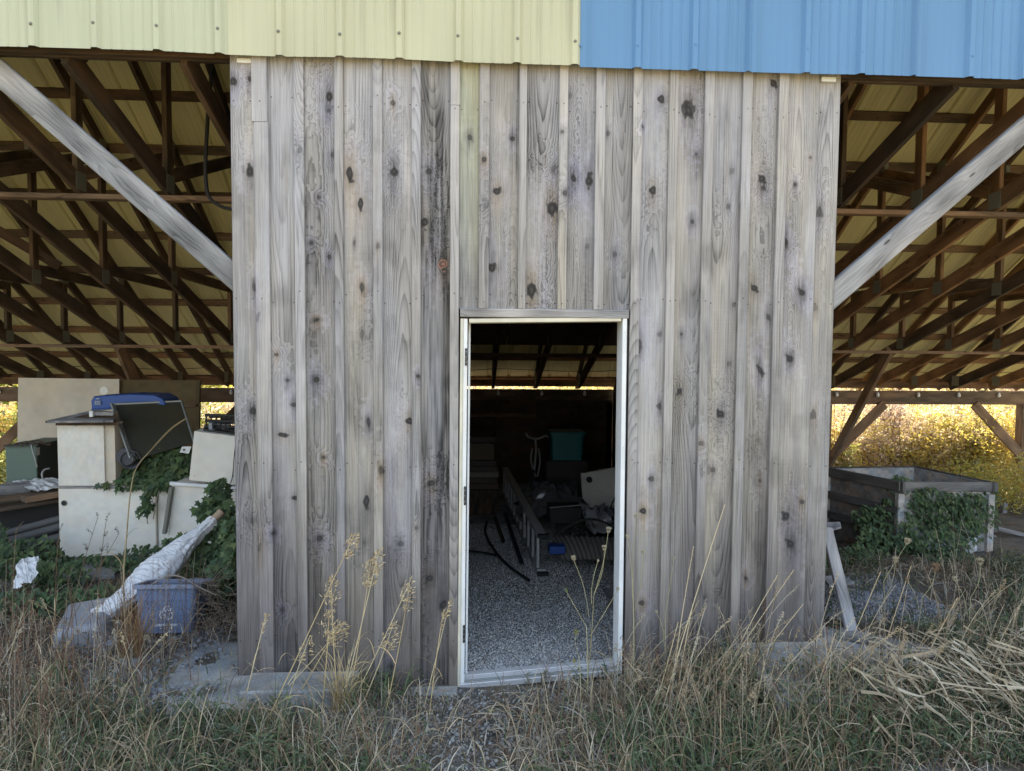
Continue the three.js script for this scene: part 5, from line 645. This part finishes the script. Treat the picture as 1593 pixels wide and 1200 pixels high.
{ // wild carrot in front of the doorway and others
  const r = rng(121), c0 = [0.4, 0.36, 0.2];
  const wc = (label, base, z, heads, s = 0.03, group = 'wild carrot plants around the doorway', col = [0.46, 0.4, 0.27]) => { const A = at(...base, z); A.y = Math.min(A.y, gh(A.x, z)); plant('wild_carrot', label, 'wild carrot', A, (P) => { const joint = at(...heads[0].j, z); P('stem').stalk(curve(A, joint, [0.01, 0, 0]), 0.003, 0.0022, jit(c0, r, 0.1)); for (const h of heads) { const J = at(...h.j, z), B = at(...h.p, z + (h.dz ?? 0.02)), pts = curve(J, B, [(r() - 0.5) * 0.05, 0.01, 0.02]); P('stem').stalk(pts, 0.002, 0.0014, jit(c0, r, 0.12)); const up = pts[8].clone().sub(pts[7]).normalize().lerp(V(0, 1, 0), 0.4).normalize(); umbel(P, B, up, h.s ?? s, jit(col, r, 0.15), r); } for (let k = 0; k < 6; k++) P('foliage').blade(A.clone().lerp(joint, r() * 0.8), r() * 6.28, 0.05 + r() * 0.06, 0.7, 1.3, 0.004, jit(pick(r, TAN), r), 4, r); }, M.straw, group); };
  wc('tall branching wild carrot with closed seed heads in front of the doorway', [911, 1075], 0.2, [{ j: [924, 925], p: [946, 830] }, { j: [924, 925], p: [940, 857], s: 0.026 }, { j: [920, 940], p: [930, 875], s: 0.014 }, { j: [916, 960], p: [893, 873], s: 0.026 }, { j: [918, 990], p: [960, 920], s: 0.02 }]);
  wc('wild carrot with a green bud leaning left in the doorway', [914, 1060], 0.24, [{ j: [912, 975], p: [882, 922], s: 0.02 }], 0.02, undefined, [0.2, 0.23, 0.1]);
  wc('wild carrot with an open yellowish head low in the doorway', [903, 1085], 0.3, [{ j: [900, 1020], p: [896, 988], s: 0.024 }, { j: [900, 1040], p: [893, 1032], s: 0.018 }], 0.02, undefined, [0.3, 0.27, 0.07]);
  wc('wild carrot with pale head at the right door jamb', [985, 1090], 0.25, [{ j: [984, 900], p: [989, 808], s: 0.03 }, { j: [984, 930], p: [976, 838], s: 0.018 }, { j: [988, 950], p: [1000, 862], s: 0.02 }]);
  wc('slender wild carrot right of the right door jamb', [1030, 1090], 0.25, [{ j: [1035, 960], p: [1048, 872], s: 0.016 }, { j: [1032, 1000], p: [1022, 955], s: 0.016 }]);
  wc('wild carrot with curled head in front of the wooden bin', [1375, 1000], -0.25, [{ j: [1375, 905], p: [1410, 848], s: 0.04, dz: 0 }, { j: [1372, 940], p: [1393, 876], s: 0.035 }], 0.04, 'wild carrot plants before the bin');
  wc('wild carrot with brown heads in front of the gravel patch', [1415, 1050], 0.0, [{ j: [1435, 930], p: [1455, 890], s: 0.045 }, { j: [1430, 950], p: [1412, 905], s: 0.02 }], 0.04, 'wild carrot plants before the bin', [0.26, 0.16, 0.09]);
  wc('wild carrot in the weeds at the right edge', [1500, 1060], 0.0, [{ j: [1510, 930], p: [1525, 880], s: 0.04 }, { j: [1505, 960], p: [1487, 905], s: 0.03 }], 0.04, 'wild carrot plants before the bin');
  const FL = [[200, 1118, 'left one of two small white flowers below the concrete slab'], [209, 1123, 'right one of two small white flowers below the concrete slab'], [192, 1178, 'white flower near the bottom edge left of centre'], [117, 1158, 'faint white flower at lower left'], [465, 1185, 'largest flat white flower at the bottom edge, below the left boards'], [764, 1106, 'yellow green flower head below the door sill'], [572, 1165, 'yellow green flower head at the bottom below the boards'], [449, 1085, 'pale green flower spike before the concrete block']];
  FL.forEach(([x, y, label], i) => { const z = y > 1150 ? 0.72 : 0.5, B = at(x, y, z), A = V(B.x + (r() - 0.5) * 0.05, gh(B.x, z), z - 0.02), white = i < 5; if (B.y < A.y + 0.05) B.y = A.y + 0.06; plant('white_flower', label, 'wildflower', A, (P) => { P('stem').stalk(curve(A, B, [0.01, 0, 0]), 0.0016, 0.0011, jit([0.09, 0.12, 0.05], r)); const H = P('flower_head'), R = i === 4 ? 0.028 : i >= 5 ? 0.018 : 0.012; for (let k = 0; k < 60; k++) { const a = k * 2.4, q = R * Math.sqrt(k / 60), p = B.clone().add(V(Math.cos(a) * q, 0.3 * (R - q) + (r() - 0.5) * 0.003, Math.sin(a) * q)); H.bit(p, 0.0035, white ? jit([0.6, 0.62, 0.52], r, 0.1) : jit([0.3, 0.34, 0.1], r, 0.2), r); } }, M.straw, 'small wildflowers in the grass'); });
}
{ // long bare stalks in the right foreground and dark seed stalks at left
  const r = rng(131); const ST = [[1005, 1200, 1128, 785, 0.6, 'longest straw stalk rising before the boards right of the door'], [1030, 1200, 1079, 850, 0.55, 'straw stalk ending in a bent tip beside the longest one'], [1100, 1130, 1250, 940, 0.45, 'thick straw stalk leaning right towards the wall corner'], [1080, 1120, 1235, 887, 0.35, 'thin straw stalk leaning right with a curled tip'], [1012, 1108, 1055, 968, 0.5, 'short straight straw stalk low beside the door'], [1165, 1195, 1190, 1030, 0.7, 'upright straw stalk at the bottom right of centre'], [1220, 1200, 1300, 985, 0.7, 'paired straw stalk before the cracked apron, left one'], [1228, 1200, 1395, 1020, 0.72, 'paired straw stalk before the cracked apron, leaning far right'], [1340, 1130, 1418, 880, 0.1, 'tall straw stalk before the leaning plank and bin'], [1400, 1120, 1490, 930, 0.25, 'straw stalk in front of the gravel patch leaning right'], [1420, 1200, 1593, 1095, 0.85, 'straw stalk running to the right edge at the bottom'], [1280, 1100, 1370, 890, 0.1, 'straw stalk crossing the foot of the leaning plank'], [1050, 1100, 1078, 940, 0.4, 'thin straw stalk before the boards midway right of the door'], [1120, 1060, 1210, 895, 0.3, 'thin bent straw stalk before the right boards'], [1025, 1080, 960, 1010, 0.4, 'straw stalk leaning left over the right end of the sill']];
  ST.forEach(([x0, y0, x1, y1, z, label], i) => { const A = at(x0, y0, z), B = at(x1, y1, z - 0.12); if (A.y > gh(A.x, z)) { A.y = gh(A.x, z); } plant('straw_stalk', label, 'grass stalk', A, (P) => { const pts = curve(A, B, [(r() - 0.5) * 0.05, 0.015, 0]); P('stem').stalk(pts, 0.0042, 0.0022, jit([0.54, 0.42, 0.25], r, 0.15)); if (i % 2) for (let k = 0; k < 40; k++) P('seed_head').bit(pts[8].clone().lerp(pts[7], r() * 1.2).add(rv(r).multiplyScalar(0.006)), 0.006, jit([0.38, 0.3, 0.18], r, 0.2), r); for (let k = 0; k < 3; k++) P('blade').blade(pts[1 + k * 2], r() * 6.28, 0.1 + r() * 0.14, 0.5, 1.8, 0.006, jit(pick(r, TAN), r, 0.2), 5, r); }, M.straw, 'straw stalks right of the door'); });
  const DK = [[100, 1010, 152, 805, -0.5, 'dark seed stalk standing before the low white cabinet, left of two'], [150, 960, 165, 810, -0.55, 'dark seed stalk before the low white cabinet, right of two'], [88, 960, 92, 825, -0.4, 'short dark seed stalk at the corner of the low white cabinet'], [22, 1010, 25, 825, 0.0, 'brown curled stalk at the left edge'], [60, 1060, 185, 830, 0.1, 'long thin brown stalk leaning right across the weeds at left']]; const up = [[165, 980, 288, 653, -0.6, 'long pale reed arching over the pile to the glass frame']];
  DK.forEach(([x0, y0, x1, y1, z, label]) => { const A = at(x0, y0, z), B = at(x1, y1, z - 0.05); A.y = gh(A.x, z); plant('seed_stalk', label, 'dead weed', A, (P) => { const c = [0.09, 0.07, 0.05], pts = curve(A, B, [-0.03, 0, 0]); P('stem').stalk(pts, 0.0026, 0.0014, jit([0.17, 0.11, 0.06], r)); for (let b = 0; b < 6; b++) { const p = pts[5 + (b % 4)], q = p.clone().add(V((r() - 0.5) * 0.07, 0.03 + r() * 0.03, (r() - 0.5) * 0.05)); P('stem').stalk([p, q], 0.0012, 0.0008, jit(c, r)); for (let k = 0; k < 16; k++) P('seed_head').bit(p.clone().lerp(q, r()).add(rv(r).multiplyScalar(0.007)), 0.007, jit(c, r, 0.3), r); } }, M.straw, 'dead seed stalks at the left'); });
  { const A = at(196, 985, -0.4); A.y = 0; const pts = [A, at(192, 900, -0.5), at(197, 830, -0.6), at(203, 765, -0.7), at(212, 728, -0.8), at(238, 697, -0.9), at(266, 668, -0.95), at(290, 651, -1.0)]; plant('tall_reed', 'tall dead reed bending right across the glass frame', 'reed', A, (P) => { const cv = new THREE.CatmullRomCurve3(pts).getPoints(30); P('stem').stalk(cv, 0.005, 0.003, C(0.36, 0.27, 0.15)); P('leaf_blade').ribbon(cv.slice(20).map((p) => p.clone().add(V(0, 0.004, 0.004))), (t) => 0.02 * Math.sin(0.4 + t * 2.4), V(0.3, 0.8, 0.2).normalize(), C(0.4, 0.31, 0.18)); for (const [a, b, s] of [[8, 0.16, 0], [6, 0.2, 2], [5, 0.24, 3.4], [9, 0.1, 1]]) P('leaf_blade').blade(cv[a], s, b, 1.2, 2.6, 0.007, C(0.36, 0.26, 0.13), 7, r); }); }
  // bare arching twig over the recycling box
  tag(mesh('bare_twig', tube([at(232, 912, -0.68), at(262, 896, -0.66), at(285, 899, -0.64), at(312, 915, -0.62), at(336, 926, -0.6)], 0.0045, 24, 6), std({ color: C(0.3, 0.27, 0.22) })), 'bare pale twig arching over the recycling box', 'twig');
  const tg = new Soup(), q = rng(133); for (let k = 0; k < 150; k++) { const A = at(lerp(318, 368, q()), lerp(900, 1000, q()), -0.55 + (q() - 0.5) * 0.3); let p = A.clone(); const pts = [p.clone()], d = rv(q); d.y = Math.abs(d.y) * 0.5; for (let j = 0; j < 5; j++) { p = p.clone().addScaledVector(d, 0.045); d.add(rv(q).multiplyScalar(0.5)).normalize(); pts.push(p.clone()); } tg.stalk(pts, 0.002, 0.001, jit([0.17, 0.13, 0.1], q, 0.4)); } tag(mesh('dead_vines', tg.geo(), M.straw), 'tangle of dead brown vine stems by the left wall corner', null, null, 'stuff');
}
// a climbing vine: leaves over an area given by image outline points at depths
function vine(label, spots, n, size, seed, lobed = true, pal = VINE) { const r = rng(seed), P0 = at(spots[0][0], spots[0][1], spots[0][2]); P0.y = 0; const t = thing('vine', label, 'vine', P0), L = new Soup(), S = new Soup(); for (const [x, y, z, rx, ry, w] of spots) { const c = at(x, y, z), k = (3.9 - z) / F0, q = at(x + (r() - 0.5) * rx, y + ry, z + 0.05); S.stalk(curve(V(q.x, Math.max(0, q.y - 0.1), q.z), c, [(r() - 0.5) * 0.1, 0, 0.03]), 0.004, 0.002, jit([0.08, 0.06, 0.04], r)); for (let i = 0; i < n * w; i++) { const a = r() * 6.28, d = Math.sqrt(r()), p = V(c.x + Math.cos(a) * d * rx * k, c.y + Math.sin(a) * d * ry * k, c.z + (r() - 0.3) * 0.16 + 0.05), nor = V((r() - 0.5) * 1.2, 0.45 + r() * 0.6, 0.5 + r() * 0.6).normalize(), dir = V((r() - 0.5) * 1.6, -0.8 + (r() - 0.5) * 0.8, 0.5 * r()); dir.addScaledVector(nor, -dir.dot(nor)).normalize(); const s = size * (0.5 + r() * 0.8), col = jit(pick(r, pal), r, 0.3); lobed ? L.lobed(p, dir, nor, s, col) : L.leaf(p, dir, nor, s, s * 0.55, col); } } mesh('stem', S.geo(P0), M.straw, t); const lf = mesh('leaves', L.geo(P0), M.leaf, t); lf.userData.kind = 'stuff'; return t; }
vine('dark green vine growing over the low white cabinet under the glass frame', [[190, 742, -2.75, 26, 14, 0.9], [215, 738, -2.75, 30, 16, 1.2], [245, 722, -2.72, 36, 26, 2.0], [275, 715, -2.7, 28, 26, 1.4], [285, 738, -2.7, 16, 20, 0.9], [230, 748, -2.62, 60, 9, 1.0], [235, 775, -2.42, 7, 16, 0.12], [244, 758, -2.42, 6, 8, 0.1], [229, 790, -2.42, 6, 8, 0.08]], 190, 0.066, 201);
vine('dense vine with lobed leaves beside the left corner of the wall', [[345, 765, -1.9, 16, 22, 0.5], [332, 790, -1.8, 18, 20, 0.6], [360, 800, -1.6, 14, 26, 0.6], [345, 850, -1.5, 34, 34, 1.3], [355, 890, -1.2, 22, 30, 0.9], [315, 872, -1.6, 26, 22, 0.7], [300, 900, -1.3, 20, 16, 0.4], [290, 835, -1.7, 22, 8, 0.3], [275, 840, -1.9, 14, 8, 0.2], [366, 840, -0.9, 10, 40, 0.6]], 190, 0.06, 202);
vine('green creeping plants along the ground at the left', [[20, 880, -1.9, 50, 36, 1.6], [60, 850, -2.1, 44, 20, 1.2], [95, 890, -1.75, 50, 26, 1.5], [150, 868, -2.2, 60, 10, 1], [215, 872, -2.1, 40, 10, 0.7], [120, 925, -1.2, 40, 16, 0.8], [60, 930, -1.1, 60, 22, 1.2], [180, 915, -1.3, 40, 14, 0.6], [-10, 830, -2.2, 30, 26, 0.8], [230, 850, -2.3, 30, 6, 0.3]], 190, 0.06, 203, false);
vine('leafy vine covering the front of the wooden bin', [[1428, 785, -2.12, 30, 36, 1.0], [1462, 795, -2.05, 36, 36, 1.5], [1500, 800, -2.05, 32, 40, 1.4], [1480, 772, -2.14, 30, 16, 0.5], [1450, 845, -1.9, 44, 28, 1.3], [1510, 770, -2.15, 18, 20, 0.5], [1475, 875, -1.7, 60, 20, 1.3], [1528, 780, -2.15, 10, 40, 0.5]], 330, 0.05, 204, false);
vine('dark vine climbing the left side of the wooden bin', [[1385, 775, -2.25, 20, 40, 1.3], [1370, 810, -2.2, 26, 40, 1.4], [1345, 845, -2.0, 26, 34, 1.2], [1325, 870, -1.7, 26, 30, 1.0], [1395, 840, -2.0, 26, 36, 1.2], [1360, 895, -1.5, 40, 18, 1.0], [1394, 748, -2.2, 10, 12, 0.4], [1410, 800, -2.12, 22, 50, 1.2], [1340, 805, -2.3, 20, 24, 0.9]], 190, 0.055, 205, false);
vine('yellow green weeds along the right edge beyond the gravel', [[1560, 880, -1.6, 50, 34, 1.2], [1530, 920, -1.0, 60, 28, 1.4], [1590, 940, -0.6, 40, 50, 1.4], [1480, 900, -1.3, 40, 14, 0.7], [1560, 980, -0.2, 50, 40, 1.2]], 160, 0.045, 206, false, [[0.06, 0.085, 0.03], [0.09, 0.11, 0.04], [0.13, 0.12, 0.05], [0.05, 0.07, 0.03]]);
vine('low green weeds at the right foot of the wall', [[1225, 1040, 0.25, 36, 28, 1.1], [1250, 1075, 0.35, 40, 18, 0.8]], 160, 0.03, 207, false, GRN);
vine('bushy yellow green weed left of the concrete slab', [[105, 1035, -0.05, 18, 22, 0.7], [85, 1045, 0.0, 12, 14, 0.4]], 150, 0.035, 208, false, [[0.1, 0.13, 0.04], [0.13, 0.15, 0.05]]);
// ---------------------------------------------------------------- sunlit growth behind the barn
{
  const r = rng(301), PAL = [[[0.66, 0.53, 0.32], [0.6, 0.46, 0.28], [0.72, 0.6, 0.42]], [[0.7, 0.56, 0.16], [0.62, 0.49, 0.13], [0.74, 0.6, 0.22]], [[0.38, 0.4, 0.09], [0.46, 0.45, 0.1], [0.3, 0.33, 0.08]], [[0.52, 0.38, 0.28], [0.45, 0.32, 0.23]]];
  const weed = (kind, sd) => { const q = rng(sd), s = new Soup(), h = 0.9 + q() * 0.5; for (let st = 0; st < 4; st++) { const bx = (q() - 0.5) * 0.3, bz = (q() - 0.5) * 0.3, hh = h * (0.65 + q() * 0.4), top = V(bx + (q() - 0.5) * 0.3, hh, bz + (q() - 0.5) * 0.3), pts = curve(V(bx, 0, bz), top, [0.04, 0, 0.03], 4), c = jit(pick(q, PAL[kind]), q, 0.2); s.stalk(pts, 0.005, 0.003, jit([0.25, 0.17, 0.09], q)); for (let k = 0; k < 34; k++) { const t = 0.15 + q() * 0.85, p = pts[0].clone().lerp(top, t).add(V((q() - 0.5) * 0.1, 0, (q() - 0.5) * 0.1)), d = rv(q); d.y *= 0.6; d.normalize(); s.leaf(p, d, rv(q), 0.05 + q() * 0.07, 0.018 + q() * 0.02, jit(pick(q, PAL[kind]), q, 0.25)); } for (let k = 0; k < 46; k++) { const p = top.clone().add(V((q() - 0.5) * 0.22, -q() * 0.22, (q() - 0.5) * 0.22)); s.bit(p, 0.016 + q() * 0.016, c.clone().multiplyScalar(0.8 + q() * 0.5), q); } } return s.geo(); };
  const vars = []; for (let k = 0; k < 4; k++) for (let j = 0; j < 2; j++) vars.push([k, weed(k, 310 + k * 5 + j)]);
  const N = [2000, 2600, 520, 800]; vars.forEach(([k, g], i) => { const n = Math.round(N[k] / 2), im = new THREE.InstancedMesh(g, M.sunleaf, n), m = new THREE.Matrix4(), e = new THREE.Euler(), qt = new THREE.Quaternion(); for (let j = 0; j < n; j++) { let x, z, tr = 0; do { z = -6.7 - Math.pow(r(), 1.5) * 20; x = (r() * 2 - 1) * (9.5 + (3.9 - z) * 0.42) + 0.6; } while (tr++ < 14 && (x > -2.2 && x < 3.2 && z > -8.2) || noise(x * 0.4 + 50 + k * 13, z * 0.4 + 50, 70 + k) < 0.55 - (k === 1 ? 0.3 * sm(-12, -8, z) - 0.12 : 0) - (k === 0 || k === 3 ? 0.25 * sm(-8.5, -12, z) - 0.05 : 0)); const s = 0.8 + r() * 0.6 + 0.45 * sm(-9, -16, z); e.set((r() - 0.5) * 0.3, r() * 6.28, (r() - 0.5) * 0.3); qt.setFromEuler(e); m.compose(V(x, -0.54, z), qt, V(s, s, s)); im.setMatrixAt(j, m); } im.name = numbered('field_weeds'); im.castShadow = im.receiveShadow = true; tag(im, ['tan dead goldenrod standing in the sun behind the barn', 'golden yellow weeds in the sun behind the barn', 'green leafy weeds in the sun behind the barn', 'pinkish brown dead weeds in the sun behind the barn'][k], null, null, 'stuff'); scene.add(im); });  // ground behind the room kept bare so sunlit earth bounces light inside
  const bush = (label, x, z, rx, ry, n, pal, seed, ls, lobed) => { const q = rng(seed), base = V(x, -0.5, z), t = thing('shrub', label, 'shrub', base, 'shrubs behind the barn'), S = new Soup(), L = new Soup(); for (let k = 0; k < 9; k++) { const a = q() * 6.28, top = base.clone().add(V(Math.cos(a) * rx * 0.7 * q(), ry * (1.0 + q() * 0.8), Math.sin(a) * rx * 0.5 * q())); S.stalk(curve(base.clone().add(V((q() - 0.5) * 0.3, 0, (q() - 0.5) * 0.3)), top, [0.1, 0, 0.1], 5), 0.025, 0.008, jit([0.1, 0.07, 0.05], q)); } for (let c = 0; c < 26; c++) { const a = q() * 6.28, e = Math.sqrt(q()), cc = base.clone().add(V(Math.cos(a) * rx * e, 0.2 + q() * (ry * 2.0 + 0.5), Math.sin(a) * rx * 0.7 * e)), tone = pick(q, pal); for (let k = 0; k < n / 17; k++) { const p = cc.clone().add(rv(q).multiplyScalar(0.34 * Math.cbrt(q()))), d = rv(q), nn = rv(q); nn.y = Math.abs(nn.y) + 0.3; nn.normalize(); d.addScaledVector(nn, -d.dot(nn)).normalize(); lobed ? L.lobed(p, d, nn, ls * (0.6 + q() * 0.7), jit(tone, q, 0.22)) : L.leaf(p, d, nn, ls * (0.7 + q() * 0.8), ls * 0.5, jit(tone, q, 0.22)); } } mesh('stem', S.geo(base), M.straw, t); const l = mesh('leaves', L.geo(base), M.sunleaf, t); l.userData.kind = 'stuff'; };
  const YG = [[0.44, 0.46, 0.07], [0.52, 0.5, 0.08], [0.34, 0.38, 0.07]], OL = [[0.2, 0.2, 0.05], [0.3, 0.26, 0.07]], GO = [[0.7, 0.58, 0.13], [0.64, 0.5, 0.11], [0.74, 0.63, 0.2]];
  bush('yellow green bush behind the left end of the lumber pile', -7.6, -8.4, 1.3, 0.9, 2600, YG, 401, 0.1, true); bush('bright yellow green bush behind the black crate', -4.3, -8.6, 1.1, 0.8, 2600, YG, 402, 0.1, true); bush('yellow bush behind the beige board', -5.9, -9.0, 1.2, 0.9, 1600, YG, 403, 0.1, true);
  bush('green bush under the rear beam in the middle of the right bay', 9.6, -13.5, 1.6, 0.95, 4200, YG, 404, 0.11, true); bush('olive bush at the left of the right bay', 7.0, -12.5, 1.3, 0.75, 3000, OL, 405, 0.1, true); const gb = [['golden bush right behind the middle of the bin', 1440, 775, 1.0, 0.3], ['golden bush beyond the right end of the bin', 1530, 785, 0.9, 0.32], ['golden bush behind the left end of the bin', 1345, 772, 0.9, 0.26], ['tall golden bush behind the right post', 1600, 772, 1.0, 0.42], ['pale golden bush between the knee braces', 1460, 748, 1.2, 0.42]]; gb.forEach(([l, px, py, a, b], i) => { const p = onY(px, py, -0.5); bush(l, p.x, p.z, a, b, 3000, i === 4 ? [[0.6, 0.5, 0.2], [0.55, 0.42, 0.14]] : GO, 430 + i, 0.06, false); }); { const p = onY(1572, 812, -0.3); bush('yellow green weed patch right of the stakes', p.x, p.z, 0.75, 0.1, 2600, [[0.5, 0.46, 0.1], [0.42, 0.4, 0.1], [0.55, 0.42, 0.1]], 440, 0.055, false); }
  bush('small yellow bush at the right edge by the stakes', 7.9, -6.9, 0.8, 0.3, 2600, [[0.4, 0.36, 0.06], [0.46, 0.36, 0.08]], 408, 0.07, false); bush('olive bush at the far right behind the post', 12.2, -13.0, 1.6, 0.9, 3400, OL, 409, 0.11, true);
}
renderer.render(scene, camera);
